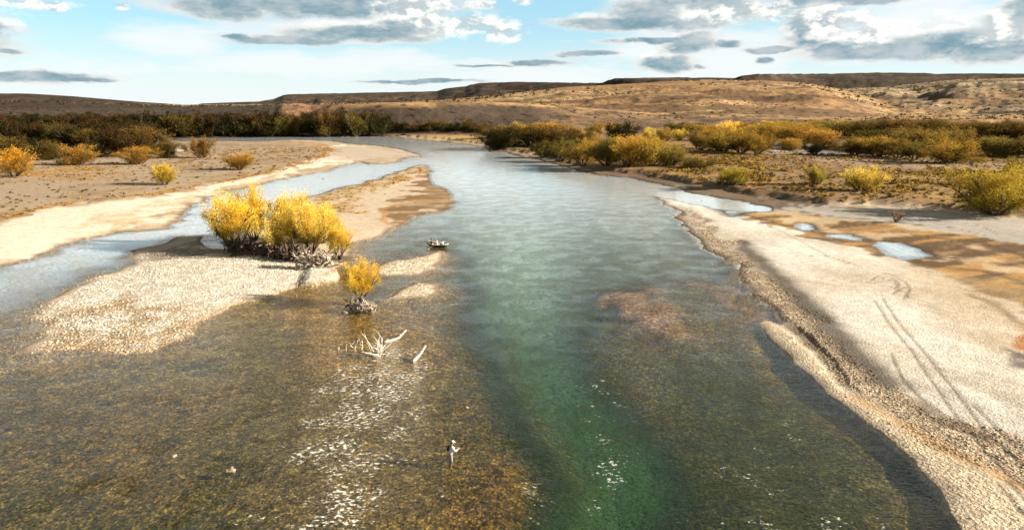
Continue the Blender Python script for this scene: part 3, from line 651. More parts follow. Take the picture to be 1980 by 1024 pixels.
m_whitew = simple('white_driftwood', (0.66, 0.59, 0.48), 0.85, 0.3, 5)
m_rootd = simple('dark_root_wood', (0.09, 0.062, 0.045), 0.9, 0.5, 4)
m_stone = simple('pale_stone', (0.34, 0.27, 0.19), 0.85, 0.4, 2.5)
m_grass, t = mat('dry_grass')
rnd = t.attr('rnd'); ta = t.attr('tone', 'Color')
cg = t.v('SCALE', ta); t.l.new(t.m('MULTIPLY_ADD', rnd, 0.8, 0.6), cg.node.inputs['Scale'])
d_ = t.new('ShaderNodeBsdfDiffuse'); t.l.new(cg, d_.inputs[0]); tr = t.new('ShaderNodeBsdfTranslucent'); t.l.new(cg, tr.inputs[0])
mx = t.new('ShaderNodeMixShader'); mx.inputs[0].default_value = 0.25; t.l.new(d_.outputs[0], mx.inputs[1]); t.l.new(tr.outputs[0], mx.inputs[2])
finish(t, mx.outputs[0])
m_scatst, t = mat('river_stones')
ta = t.attr('tone', 'Color'); finish(t, principled(t, ta, 0.85, None, 0.2))

# ------------------------------------------------------------------ mesh builders
class Tubes:
    def __init__(s): s.V = []; s.F = []
    def add(s, pts, radii, sides=6):
        pts = [Vector(p) for p in pts]; n = len(pts); base = len(s.V)
        ref = Vector((0.31, 0.17, 0.93)).normalized(); u = None
        for i, p in enumerate(pts):
            d = (pts[min(i + 1, n - 1)] - pts[max(i - 1, 0)]).normalized()
            if u is None: u = d.cross(ref).normalized() if abs(d.dot(ref)) < .95 else d.cross(Vector((1, 0, 0))).normalized()
            u = (u - d * u.dot(d)).normalized(); v = d.cross(u)
            for k in range(sides):
                a = 2 * math.pi * k / sides; s.V.append(p + (u * math.cos(a) + v * math.sin(a)) * radii[i])
        for i in range(n - 1):
            for k in range(sides):
                a = base + i * sides + k; b = base + i * sides + (k + 1) % sides
                s.F.append((a, b, b + sides, a + sides))
        s.V.append(pts[0]); s.V.append(pts[-1]); c0 = len(s.V) - 2
        for k in range(sides):
            s.F.append((base + (k + 1) % sides, base + k, c0, c0)); 
            s.F.append((base + (n - 1) * sides + k, base + (n - 1) * sides + (k + 1) % sides, c0 + 1, c0 + 1))
    def mesh(s, name):
        me = bpy.data.meshes.new(name)
        me.from_pydata([tuple(v) for v in s.V], [], [tuple(dict.fromkeys(f)) for f in s.F]); me.update()
        me.polygons.foreach_set('use_smooth', [True] * len(me.polygons)); return me
def wander(p, d, L, n, jit, rng, curl=Vector((0, 0, 0))):
    pts = [Vector(p)]; d = Vector(d).normalized()
    for _ in range(n):
        d = (d + Vector([rng.gauss(0, jit) for _ in range(3)]) + curl).normalized()
        pts.append(pts[-1] + d * (L / n))
    return pts
def leaves(name, P, A, size, rng, aspect=0.42, zmax=1.0):
    """P leaf centres, A long axes (n,3): narrow quads, one random value per leaf"""
    n = len(P); P = np.asarray(P); A = np.asarray(A); A = A / np.linalg.norm(A, axis=1)[:, None]
    r = rng.normal(size=(n, 3)); B = np.cross(A, r); B /= np.linalg.norm(B, axis=1)[:, None] + 1e-9
    L = size * rng.uniform(0.6, 1.4, n)[:, None]
    a = P - A * L * .5; c = P + A * L * .5; m1 = P + B * L * aspect * .5; m2 = P - B * L * aspect * .5
    V = np.stack([a, m1, c, m2], 1).reshape(-1, 3)
    Fq = np.arange(4 * n).reshape(n, 4)
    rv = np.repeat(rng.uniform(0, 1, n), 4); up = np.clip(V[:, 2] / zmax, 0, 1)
    return np_mesh(name, V, Fq, False, {'rnd': rv, 'up': up})

def willow_proto(seed, nl, leaf, spread=0.5, stems=9, low=0.035, lobes=7, upright=0.22, nclump=None, skirt=True):
    """unit-ish willow: crown about 1 wide (radius .5) and 1 high; returns (wood mesh, leaf mesh)"""
    rg = random.Random(seed); rn = np.random.default_rng(seed)
    tb = Tubes(); tips = []
    for i in range(stems):
        a = 2 * math.pi * (i + rg.uniform(-.3, .3)) / stems; tilt = rg.uniform(0.12, 1.0) ** 0.8
        d = Vector((math.cos(a) * tilt, math.sin(a) * tilt, 1.0 - 0.45 * tilt))
        L = rg.uniform(.42, .62)
        pts = wander((math.cos(a) * .03, math.sin(a) * .03, -.03), d, L, 5, .10, rg, Vector((0, 0, .02)))
        tb.add(pts, [.026 * (1 - .75 * q / 5) * (1 if stems > 4 else 1.6) for q in range(6)], 6)
        for q in range(4):
            j = rg.randint(2, 5); dd = (pts[j] - pts[j - 1]).normalized() + Vector((rg.gauss(0, .5), rg.gauss(0, .5), rg.uniform(0, .5)))
            p2 = wander(pts[j], dd, rg.uniform(.18, .34), 4, .14, rg, Vector((0, 0, .03)))
            tb.add(p2, [.010, .008, .006, .004, .002], 4); tips.append(p2[-1]); tips.append(p2[2])
            for _ in range(2):
                p3 = wander(p2[2], (p2[3] - p2[2]).normalized() + Vector((rg.gauss(0, .6), rg.gauss(0, .6), rg.uniform(0, .6))), rg.uniform(.10, .2), 3, .15, rg)
                tb.add(p3, [.005, .004, .003, .0015], 3); tips.append(p3[-1])
    # crown: overlapping lobes on a dome, each carrying many feathery clumps
    lob = []
    for i in range(lobes):
        a = 2 * math.pi * i / lobes + rg.uniform(-.5, .5); r = rg.uniform(.12, .30) if i else 0
        lob.append((math.cos(a) * r, math.sin(a) * r, rg.uniform(.30, .62) - r * .6, rg.uniform(.13, .25)))
    for i in range(lobes // 2 + 2 if skirt else 0):
        a = rg.uniform(0, 6.28); r = rg.uniform(.14, .27); lob.append((math.cos(a) * r, math.sin(a) * r, rg.uniform(.12, .24), rg.uniform(.13, .19)))
    lob = np.array(lob)
    nclump = nclump or 150
    ci = rn.integers(0, len(lob), nclump)
    dirs = rn.normal(size=(nclump, 3)); dirs[:, 2] = np.abs(dirs[:, 2]) * 1.0 - .5; dirs /= np.linalg.norm(dirs, axis=1)[:, None]
    cc = lob[ci, :3] + dirs * lob[ci, 3:4] * rn.uniform(.55, 1.1, (nclump, 1))
    tp = np.array([tuple(q) for q in tips])
    cc = np.concatenate([cc, tp[rn.integers(0, len(tp), nclump // 2)]])
    cc = cc[cc[:, 2] > low]
    which = rn.integers(0, len(cc), nl)
    org = np.array([0, 0, .05])
    ax = cc[which] - org; ax /= np.linalg.norm(ax, axis=1)[:, None]; ax[:, 2] += upright
    ax = ax + rn.normal(size=ax.shape) * .38
    csz = rn.uniform(.028, .062, len(cc))[which][:, None]
    P = cc[which] + rn.normal(size=(nl, 3)) * csz * np.array([1, 1, .9]) + (ax / np.linalg.norm(ax, axis=1)[:, None]) * rn.normal(size=(nl, 1)) * .035
    keep = P[:, 2] > low * .6
    P = P[keep]; ax = ax[keep]
    P[:, :2] *= spread / .5
    # normalise to radius .5, height 1
    rad = np.percentile(np.hypot(P[:, 0], P[:, 1]), 97); top = np.percentile(P[:, 2], 99)
    sxy, sz = .5 / rad, 1 / top
    P *= np.array([sxy, sxy, sz])
    for v in tb.V: v.x *= sxy; v.y *= sxy; v.z *= sz
    return tb.mesh('willow_stems'), leaves('willow_foliage', P, ax, leaf, rn)

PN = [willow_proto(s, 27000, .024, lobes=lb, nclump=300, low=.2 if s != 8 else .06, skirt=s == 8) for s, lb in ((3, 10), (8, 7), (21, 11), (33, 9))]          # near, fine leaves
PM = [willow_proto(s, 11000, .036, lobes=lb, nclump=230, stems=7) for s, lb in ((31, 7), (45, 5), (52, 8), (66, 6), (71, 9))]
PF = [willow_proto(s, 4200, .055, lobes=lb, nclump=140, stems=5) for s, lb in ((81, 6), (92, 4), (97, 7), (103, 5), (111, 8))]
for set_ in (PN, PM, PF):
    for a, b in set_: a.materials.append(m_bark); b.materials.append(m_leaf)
rg = random.Random(77)
def plant(protos, idx, name, px, py, wpx, hpx, colr, label, cat, group=None, depth=None, parts=('trunk', 'crown')):
    x, y, z = on_ground(px, py); s = scale_at(x, y, z)
    wm, hm_ = wpx / s, hpx / s
    e = empty(name, (x, y, z - 0.05), rg.uniform(0, 6.28), (wm, (depth or 1.0) * wm, hm_))
    if depth: e.rotation_euler = (0, 0, rg.uniform(-.3, .3))
    tag(e, label, cat, group)
    a, b = protos[idx % len(protos)]
    o1 = link(parts[0], a, (), e); o2 = link(parts[1], b, (), e)
    o2.color = tuple(colr) + (1,)
    return e
GOLD, YEL, ORA, OCH, OLI, DGR, BRN_SHADED, KHA = (0.82, 0.56, 0.07), (0.82, 0.62, 0.12), (0.44, 0.28, 0.055), (0.44, 0.29, 0.05), (0.15, 0.098, 0.024), (0.034, 0.029, 0.010), (0.062, 0.038, 0.014), (0.27, 0.19, 0.045)  # the dark green and brown carry painted cloud shade for the left forest
def jit(c, a=.12): 
    q = 1 + rg.uniform(-a, a); return (c[0] * q * (1 + rg.uniform(-a, a)), c[1] * q, c[2] * q)
TR, SH = ('trunk', 'crown'), ('stems', 'foliage')

# golden willows on the island bar
for i, (px, py, w_, h_, c, lb) in enumerate([
    (455, 482, 105, 96, GOLD, 'golden willow at the left end of the island clump beside the side channel'),
    (492, 470, 70, 104, GOLD, 'tall narrow yellow willow rising behind the leftmost golden willow of the clump'),
    (552, 492, 92, 86, YEL, 'golden willow in the middle of the island clump above the dark undercut roots'),
    (560, 462, 80, 84, YEL, 'pale yellow willow at the back of the island clump, behind the middle one'),
    (604, 492, 88, 92, YEL, 'broad yellow willow directly behind the large pale root wad'),
    (625, 470, 70, 70, YEL, 'thin pale yellow willow at the back right of the island clump'),
    (657, 502, 52, 62, GOLD, 'small orange yellow willow at the right end of the island clump'),
    (699, 588, 78, 72, GOLD, 'lone golden willow with a ball shaped crown on a root wad in shallow water')]):
    plant(PN, (0, 2, 3, 0, 2, 3, 0, 3)[i], 'willow_tree', px, py, w_, h_, jit(c, .05), lb, 'tree', 'golden willows on the island bar' if i < 7 else None).location.z += (.75 if i == 7 else .35)
# right bank: big yellow willow and the smaller yellow shrubs
plant(PN, 1, 'willow_tree', 1925, 414, 175, 88, (0.50, 0.36, 0.05), 'large wide yellow willow with dark branches at the right edge above the grey track', 'tree')
for i, (px, py, w_, h_, c, lb) in enumerate([
    (1664, 368, 84, 44, YEL, 'round bright yellow willow shrub with dark base on the right bank plain'),
    (1575, 357, 56, 34, (0.42, 0.33, 0.06), 'small yellow green shrub left of the round bright yellow one'),
    (1415, 357, 76, 32, (0.42, 0.33, 0.05), 'low yellow green shrub spreading near the edge of the right bank'),
    (1955, 334, 40, 30, (0.30, 0.22, 0.05), 'small olive yellow shrub standing above the large yellow willow at the right edge'),
    (320, 357, 54, 38, (0.62, 0.44, 0.05), 'small bright yellow willow shrub alone on the grey left plain'),
    (465, 328, 62, 32, (0.50, 0.29, 0.05), 'orange yellow shrub nearest the point of the left plain'),
    (392, 305, 66, 38, (0.30, 0.17, 0.04), 'brown orange shrub beside the pale patch at the end of the left forest'),
    (270, 317, 76, 32, (0.40, 0.22, 0.04), 'low wide orange topped shrub in front of the left forest'),
    (152, 319, 86, 38, (0.42, 0.23, 0.04), 'orange ochre shrub at the left forest edge with dark shadow beside it'),
    (30, 341, 84, 52, (0.58, 0.31, 0.04), 'bright orange yellow willow shrub at the left edge of the picture')]):
    plant(PM, i, 'willow_shrub', px, py, w_, h_, c, lb, 'shrub', None, None, SH)
# thickets of the right bank (pixel of the base, size)
thick = [
    # dark belt beside the river bend
    (962, 290, 60, 44, DGR, 'a'), (990, 283, 70, 44, OLI, 'a'), (1030, 282, 76, 44, OLI, 'a'), (1072, 284, 74, 44, OLI, 'a'), (1108, 283, 60, 38, OLI, 'a'), (1130, 278, 44, 30, OCH, 'a'),
    (1010, 268, 70, 32, OCH, 'a'), (1058, 266, 70, 32, OCH, 'a'), (960, 268, 50, 28, OLI, 'a'),
    # front mass on the bank
    (1052, 304, 44, 32, OLI, 'b'), (1085, 311, 56, 38, KHA, 'b'), (1128, 318, 56, 44, OCH, 'b'), (1172, 320, 66, 52, KHA, 'b'), (1212, 322, 76, 56, OCH, 'b'), (1262, 322, 72, 52, OCH, 'b'),
    (1300, 320, 56, 36, KHA, 'b'), (1150, 300, 60, 34, KHA, 'b'), (1240, 300, 80, 36, OCH, 'b'),
    (1345, 324, 60, 20, KHA, 'b'),
    # long dome shaped group
    (1350, 288, 60, 34, KHA, 'd'), (1392, 292, 74, 38, OCH, 'd'), (1432, 296, 76, 42, OCH, 'd'), (1462, 298, 50, 36, OCH, 'd'), (1375, 272, 60, 26, OCH, 'd'), (1405, 262, 70, 22, YEL, 'd'),
    # orange group
    (1495, 274, 80, 34, OCH, 'e'), (1545, 278, 76, 34, ORA, 'e'), (1585, 284, 70, 32, ORA, 'e'), (1530, 292, 40, 24, ORA, 'e'), (1505, 258, 90, 22, OCH, 'e'), (1560, 262, 80, 22, OCH, 'e'),
    # big mass in the right centre
    (1650, 300, 70, 34, KHA, 'f'), (1695, 302, 80, 36, OCH, 'f'), (1735, 304, 70, 34, KHA, 'f'), (1768, 308, 56, 32, KHA, 'f'), (1836, 314, 92, 44, OCH, 'f'),
    (1690, 284, 70, 34, OLI, 'f'), (1745, 284, 70, 34, KHA, 'f'), (1800, 290, 90, 40, KHA, 'f'), (1850, 286, 70, 38, KHA, 'f'), (1660, 268, 90, 32, OLI, 'f'), (1730, 268, 100, 36, OLI, 'f'), (1800, 268, 100, 36, OLI, 'f'), (1850, 270, 60, 34, KHA, 'f'),
    (1620, 260, 60, 24, OCH, 'f'),
    # right edge group
    (1915, 300, 64, 34, KHA, 'g'), (1955, 304, 80, 38, KHA, 'g'), (2005, 304, 80, 40, OLI, 'g'), (1905, 272, 90, 34, OLI, 'g'), (1965, 272, 90, 36, OLI, 'g'), (2040, 280, 100, 40, OLI, 'g'), (2100, 300, 90, 40, KHA, 'g')]
gname = {'a': ('dark willows on the outside of the river bend', 'river bend belt'),
         'b': ('willows along the edge of the right bank', 'right bank edge thicket'),
         'd': ('willows of the long dome shaped thicket', 'long dome shaped thicket'),
         'e': ('orange willows of the middle thicket', 'orange thicket'),
         'f': ('willows of the large thicket on the right plain', 'large olive thicket'),
         'g': ('willows of the thicket at the right edge', 'right edge thicket')}
ORD = ['first', 'second', 'third', 'fourth', 'fifth', 'sixth', 'seventh', 'eighth', 'ninth', 'tenth', 'eleventh', 'twelfth', 'thirteenth', 'fourteenth', 'fifteenth', 'sixteenth', 'seventeenth', 'eighteenth', 'nineteenth', 'twentieth', 'twenty-first', 'twenty-second', 'twenty-third', 'twenty-fourth']
def cname(c):
    return {GOLD: 'golden', YEL: 'yellow', ORA: 'orange', OCH: 'ochre', OLI: 'olive', DGR: 'dark green', BRN_SHADED: 'shaded brown', KHA: 'khaki'}[c]
for gk in gname:
    lst = sorted([q for q in thick if q[5] == gk], key=lambda q: q[0])
    med = sorted(q[1] for q in lst)[len(lst) // 2]
    for row, sub_ in (('front row', [q for q in lst if q[1] >= med]), ('back row', [q for q in lst if q[1] < med])):
        for i, (px, py, w_, h_, c, g) in enumerate(sub_):
            plant(PM, rg.randrange(5), 'willow_tree', px, py, w_ * 1.36, h_ * (.88 if gk == 'a' else 1.0), jit(c), '%s willow, %s from the left in the %s of the %s' % (cname(c), ORD[i], row, gname[g][1]), 'tree', gname[g][0], None, TR)
for i, (px, py, w_, h_, c, lb) in enumerate([
    (1203, 273, 78, 36, DGR, 'rounded dark green tree standing alone between the thickets of the right bank'),
    (1152, 262, 40, 24, ORA, 'small orange tree just left of the rounded dark green tree'),
    (1182, 258, 34, 20, ORA, 'small ochre orange tree behind the rounded dark green tree'),
    (1252, 270, 34, 22, YEL, 'small yellow tree just right of the rounded dark green tree'),
    (1285, 273, 44, 24, ORA, 'orange yellow shrub between the dark green tree and the long thicket'),
    (1312, 272, 34, 22, YEL, 'bright yellow shrub touching the left end of the long dome shaped thicket'),
    (1576, 300, 50, 22, DGR, 'low dark green shrub beside the pale water strip'),
    (1520, 290, 26, 18, ORA, 'small rust coloured shrub on the left end of the pale water strip')]):
    plant(PM, i, 'willow_tree' if h_ > 23 else 'willow_shrub', px, py, w_, h_, c, lb, 'tree' if h_ > 23 else 'shrub', None, None, TR if h_ > 23 else SH)
# far belts
def belt(x0, x1, y, step, w_, h_, cols_, label, group, protos=PF, jy=3):
    x = x0; n_ = 0
    while x < x1:
        plant(protos, rg.randrange(5), 'willow_tree', x, y(x) + rg.uniform(-jy, jy) * .5, w_ * rg.uniform(.85, 1.2), h_ * rg.uniform(.82, 1.15), jit(rg.choice(cols_), .2), label % ORD[n_] if '%s' in label else label, 'tree', group); n_ += 1
        x += step * rg.uniform(.75, 1.2)
belt(330, 752, lambda x: 263 + (0 if x < 600 else .6), 27, 50, 40, [DGR, DGR, BRN_SHADED, OLI], '%s dark willow from the left in the belt along the far shore of the river', 'dark willows along the far shore')
belt(280, 745, lambda x: 254, 30, 54, 34, [DGR, BRN_SHADED], 'shaded brown green willow deep in the belt behind the far shore', 'dark willows deep in the far belt')
belt(-120, 760, lambda x: 246, 34, 60, 24, [DGR, BRN_SHADED], 'dark distant willow at the back of the left forest under the hills', 'dark willows at the back of the left forest')
belt(-160, 300, lambda x: 256, 30, 60, 30, [DGR, BRN_SHADED, BRN_SHADED], 'dark willow in the middle of the left forest', 'dark willows in the middle of the left forest')
belt(-140, 290, lambda x: 269, 32, 64, 34, [DGR, BRN_SHADED, BRN_SHADED], 'shaded brown willow inside the left forest, behind the olive ones', 'shaded brown willows inside the left forest')
belt(-120, 300, lambda x: 283, 36, 70, 38, [DGR, BRN_SHADED, OLI], 'dark olive willow of the left forest, behind the row facing the plain', 'dark willows inside the left forest', PM)
belt(760, 945, lambda x: 254, 22, 38, 18, [DGR, OLI, OLI], '%s low dark willow from the left behind the tan grass at the river bend', 'low willows behind the bend')
belt(1300, 1640, lambda x: 254, 28, 50, 17, [OCH, YEL, KHA], '%s low yellow brown willow from the left in the line under the tan hill', 'low willows at the foot of the hill')
belt(1640, 2100, lambda x: 258, 32, 64, 22, [OLI, KHA], 'olive willow of the far line beneath the right hills', 'willows beneath the right hills')
front = [(-60, 304, 80, 44, OLI), (5, 306, 76, 40, OLI), (60, 302, 64, 34, DGR), (100, 308, 64, 34, OLI), (190, 304, 70, 46, BRN_SHADED), (232, 303, 78, 54, BRN_SHADED), (275, 300, 80, 52, OLI), (305, 297, 60, 42, BRN_SHADED), (322, 306, 44, 30, OLI), (215, 270, 70, 30, DGR), (150, 284, 70, 36, DGR)]
front.sort()
for i, (px, py, w_, h_, c) in enumerate(front):
    plant(PM, rg.randrange(5), 'willow_tree', px, py, w_ * 1.25, h_ * 1.0, jit(c), '%s willow, %s from the left among those facing the left plain' % (cname(c), ORD[i]), 'tree', 'willows facing the left plain')

# ------------------------------------------------------------------ dead wood
def wood(name, px, py, build, label, cat, m=m_dead, size=1.0, rot=None, seed=1, group=None):
    x, y, z = on_ground(px, py); s = scale_at(x, y, z)
    rng = random.Random(seed); tb = Tubes(); build(tb, rng)
    o = link(name, tb.mesh(name), m); o.location = (x, y, max(z, -0.3)); o.scale = (size,) * 3
    o.rotation_euler = (0, 0, rot if rot is not None else 0)
    if name == 'root_wad': o.scale.z = 1.35
    tag(o, label, cat, group); return o
def rootwad(n, R_, flat=.5, thick=.12):
    def b(tb, rg):
        for i in range(n):
            a = rg.uniform(0, 6.28); d = Vector((math.cos(a), math.sin(a) * .5, rg.uniform(-.25, flat * .7)))
            pts = wander((rg.uniform(-.75, .75) * R_, rg.gauss(0, .18 * R_), rg.uniform(.03, .48) * R_), d, R_ * rg.uniform(.25, .85), 6, .42, rg, Vector((0, 0, -.06)))
            t0 = thick * rg.uniform(.4, 1.2); tb.add(pts, [t0 * (1 - .8 * q / 6) for q in range(7)], 6)
            if rg.random() < .6:
                p2 = wander(pts[3], (pts[4] - pts[3]).normalized() + Vector([rg.gauss(0, .7) for _ in range(3)]), R_ * .4, 4, .3, rg); tb.add(p2, [t0 * .45, t0 * .35, t0 * .3, t0 * .2, t0 * .1], 5)
    return b
def log(L, r, bend=.08, tilt=.1, stubs=4, ang=0):
    def b(tb, rg):
        d = Vector((math.cos(ang), math.sin(ang), tilt)); pts = wander((0, 0, r), d, L, 8, bend, rg)
        tb.add(pts, [r * (1.15 - .6 * q / 8) * rg.uniform(.85, 1.15) for q in range(9)], 8)
        for _ in range(stubs):
            j = rg.randint(1, 6); tb.add(wander(pts[j], Vector([rg.gauss(0, 1), rg.gauss(0, 1), rg.uniform(.2, 1.2)]), L * rg.uniform(.08, .2), 3, .2, rg), [r * .4, r * .3, r * .2, r * .08], 5)
    return b
def deadtop(n, L, r):
    def b(tb, rg):
        for i in range(n):
            pts = wander((rg.uniform(-.4, .4), rg.uniform(-.3, .3), -.1), (rg.gauss(0, .35), rg.gauss(0, .3), 1), L * rg.uniform(.5, 1.1), 5, .22, rg)
            tb.add(pts, [r, r * .85, r * .7, r * .5, r * .35, r * .15], 6)
            for _ in range(2):
                j = rg.randint(1, 4); tb.add(wander(pts[j], (rg.gauss(0, .8), rg.gauss(0, .8), .8), L * .35, 3, .25, rg), [r * .5, r * .4, r * .25, r * .1], 5)
    return b
wood('root_wad', 612, 514, rootwad(60, 3.4, .5, .17), 'large tangled pile of bleached roots under the broad yellow willow', 'driftwood', m_dead, 1, .1, 5)
wood('root_wad', 550, 500, rootwad(70, 3.0, .7, .18), 'dark tangled roots in the shade below the middle willow of the clump', 'driftwood', m_rootd, 1, 0, 6)
wood('root_wad', 465, 486, rootwad(56, 3.0, .6, .17), 'brown tangled roots at the foot of the leftmost golden willow', 'driftwood', m_rootd, 1, 0, 7)
wood('root_wad', 515, 494, rootwad(60, 2.6, .8, .2), 'dark tangled roots in the gap between the leftmost and the middle willow', 'driftwood', m_rootd, 1, 0, 31)
wood('root_wad', 577, 506, rootwad(60, 2.4, .8, .18), 'dark roots just left of the large bleached root pile', 'driftwood', m_rootd, 1, 0, 32)
wood('driftwood_log', 470, 476, log(4.6, .26, .05, .14, 3, .15), 'pale weathered log lying across the roots of the leftmost golden willow', 'driftwood', m_dead, 1, 0, 8)
wood('driftwood_log', 478, 482, log(3.8, .16, .05, .12, 2, .3), 'thinner pale log in front of the thick one under the leftmost willow', 'driftwood', m_dead, 1, 0, 9)
wood('driftwood_log', 642, 500, log(2.6, .42, .12, .35, 3, 2.4), 'thick pale stump leaning beside the small orange willow', 'driftwood', m_dead, 1, 0, 10)
wood('driftwood_log', 600, 518, log(5.0, .15, .12, .05, 3, .1), 'long thin bleached trunk along the lower edge of the pale roots', 'driftwood', m_dead, 1, 0, 18)
wood('driftwood_log', 655, 507, log(3.0, .13, .12, .1, 2, .35), 'short curved branch reaching from the pale roots to the small orange willow', 'driftwood', m_dead, 1, 0, 19)
wood('root_wad', 699, 604, rootwad(60, 1.9, .8, .12), 'pale tangled root wad under the lone golden willow in the shallows', 'driftwood', m_dead, 1, 0, 11)
wood('root_wad', 690, 598, rootwad(26, 1.5, .9, .12), 'dark roots at the shaded side of the lone golden willow', 'driftwood', m_rootd, 1, 0, 12)
wood('dead_branch', 733, 688, deadtop(11, 2.9, .075), 'cluster of forked white dead branches standing out of the shallow water', 'driftwood', m_whitew, 1, 0, 13)
wood('dead_branch', 693, 676, deadtop(4, 1.9, .065), 'small forked dead branch standing left of the white cluster', 'driftwood', m_whitew, 1, 0, 14)
wood('dead_branch', 662, 678, deadtop(2, .9, .05), 'single short dead stick leftmost in the shallows below the lone willow', 'driftwood', m_whitew, 1, 0, 15)
wood('driftwood_log', 742, 664, log(2.8, .16, .12, .08, 4, .45), 'white branch lying on the shallows behind the forked dead branches', 'driftwood', m_whitew, 1, 0, 16)
wood('driftwood_log', 798, 702, log(2.4, .15, .06, .3, 2, 0.95), 'pale tapering log lying alone in the shallows with its tip raised', 'driftwood', m_whitew, 1, 0, 17)
# leafless little bush beside the grey track
bx, by, bz = on_ground(1732, 430)
e = tag(empty('dead_shrub', (bx, by, bz), 0), 'small nearly leafless brown shrub standing on the grey track', 'shrub'); e.scale = (1.6, 1.6, 1.5)
tb = Tubes(); rb2 = random.Random(4)
pp = []
for i in range(16):
    a = rb2.uniform(0, 6.28); pts = wander((0, 0, -.05), (math.cos(a) * .6, math.sin(a) * .6, 1), rb2.uniform(1.2, 2.2), 5, .15, rb2)
    tb.add(pts, [.05, .04, .03, .025, .018, .01], 5)
    for _ in range(3):
        p2 = wander(pts[3], (rb2.gauss(0, .7), rb2.gauss(0, .7), .7), .6, 3, .2, rb2); tb.add(p2, [.02, .015, .01, .006], 4); pp.append(p2[-1])
link('stems', tb.mesh('dead_stems'), m_bark, e)
rn = np.random.default_rng(5); pp = np.array([tuple(q) for q in pp]); wv_ = rn.integers(0, len(pp), 500)
o = link('foliage', leaves('sparse_leaves', pp[wv_] + rn.normal(size=(500, 3)) * .12, rn.normal(size=(500, 3)) + [0, 0, .5], .11, rn, .4, 2), m_leaf, e); o.color = (0.42, 0.24, 0.07, 1)

# ------------------------------------------------------------------ ground cover (stuff)
def tufts(name, pts, hgts, tones, label, cat, nl=14, seed=1, flat=.55, leafw=.4):
    rn = np.random.default_rng(seed); P = []; A = []; S = []; Tn = []
    pts = np.array(pts); hgts = np.array(hgts); tones = np.array(tones); n = len(pts)
    r = rn.normal(size=(n, nl, 3)); r[..., 2] = np.abs(r[..., 2]) * .8 + .15
    rl = np.linalg.norm(r, axis=2, keepdims=True); dirs = r / rl
    rad = hgts[:, None, None] * rn.uniform(.45, 1.0, (n, nl, 1))
    cen = pts[:, None, :] + dirs * rad * np.array([1.15, 1.15, 1.0]) * flat
    P = cen.reshape(-1, 3); A = (dirs + rn.normal(size=dirs.shape) * .35).reshape(-1, 3)
    L = (hgts[:, None] * rn.uniform(.5, .95, (n, nl))).reshape(-1, 1)
    A /= np.linalg.norm(A, axis=1)[:, None]; B = np.cross(A, rn.normal(size=A.shape)); B /= np.linalg.norm(B, axis=1)[:, None]
    V = np.stack([P - A * L * .5, P + B * L * leafw * .5, P + A * L * .5, P - B * L * leafw * .5], 1).reshape(-1, 3)
    rv = np.repeat(rn.uniform(0, 1, len(P)), 4); tn = np.repeat(np.repeat(tones, nl, 0), 4, 0)
    o = link(name, np_mesh(name, V, np.arange(len(V)).reshape(-1, 4), False, {'rnd': rv, 'tone': tn}), m_grass)
    return tag(o, label, cat, None, 'stuff')
rn = np.random.default_rng(11)
LANDW = np.zeros(GX.shape, np.float32); LANDW[near] = land
area = (np.gradient(RR)[:, None] * RR[:, None] * np.gradient(TH)[None, :])
def sample(weight, n):
    wgt = (weight * area).ravel().astype(np.float64); wgt /= wgt.sum()
    k_ = rn.choice(len(wgt), n, p=wgt); i, j = k_ // NC, k_ % NC
    r_ = RR[i] + rn.uniform(-.5, .5, n) * np.gradient(RR)[i]; t_ = TH[j] + rn.uniform(-.5, .5, n) * np.gradient(TH)[j]
    x, y = r_ * np.sin(t_), r_ * np.cos(t_)
    z = np.array([ground_z(a, b) for a, b in zip(x, y)])
    return np.stack([x, y, z], 1)
inview = (np.abs(THc) < math.radians(44)) * np.ones_like(GX)
hot = np.maximum(soft([(1240, 345), (1300, 322), (1420, 305), (1500, 330), (1480, 372), (1360, 358)], 4), soft([(1700, 345), (1850, 330), (1990, 345), (1990, 420), (1840, 405), (1720, 385)], 4))
bn = np.zeros(GX.shape, np.float32); bn[near] = (1 + 2.5 * hot) * bench * (land > 2) * (.15 + sstep(fbm(X, Y, 13, 4, 201), .40, .56))
pts = sample(bn * inview * (RRc < 420) / (40 + RRc) ** .8, 10000)
pal = np.array([(0.40, 0.25, 0.05), (0.30, 0.18, 0.05), (0.10, 0.065, 0.03), (0.16, 0.11, 0.035), (0.09, 0.055, 0.03), (0.46, 0.33, 0.07)])
hg = rn.uniform(.3, .95, len(pts)) * (1 + (rn.uniform(0, 1, len(pts)) > .93) * .8)
tufts('scrub', pts, hg, pal[rn.integers(0, 6, len(pts))], 'low mixed yellow and brown scrub covering the right bank', 'scrub', 16, 2)
vm_ = np.zeros(GX.shape, np.float32); vm_[near] = np.clip(veg, 0, 1) * (1 - bench) * (land > 1)
pts = sample(vm_ * inview * (RRc < 420) / (30 + RRc) ** .5, 3200)
pal2 = np.array([(0.42, 0.24, 0.05), (0.34, 0.17, 0.04), (0.50, 0.31, 0.07), (0.15, 0.08, 0.03)])
tufts('dry_grass', pts, rn.uniform(.2, .55, len(pts)), pal2[rn.integers(0, 4, len(pts))], 'ochre dry grass tufts in bands on the left plain and the island', 'grass', 14, 3)
lp = np.zeros(GX.shape, np.float32); lp[near] = np.maximum(leftp * (land > 3) * .25 + foref * 1.0, 0)
pts = sample(lp * inview * (RRc < 420) / (30 + RRc) ** .5, 1300)
tufts('low_brush', pts, rn.uniform(.25, .9, len(pts)), pal[rn.integers(1, 5, len(pts))], 'dark low brush scattered over the left plain and forest edge', 'brush', 16, 4)
hw_ = HILL * (np.isin(own, [0, 1, 2, 4])) * sstep(tone2, .38, .55) * inview * (RRc < 2600)
pts = sample(hw_ * sstep(tone, .42, .6) / (400 + RRc) ** 1.2, 4200)
pts[:, 2] -= .2
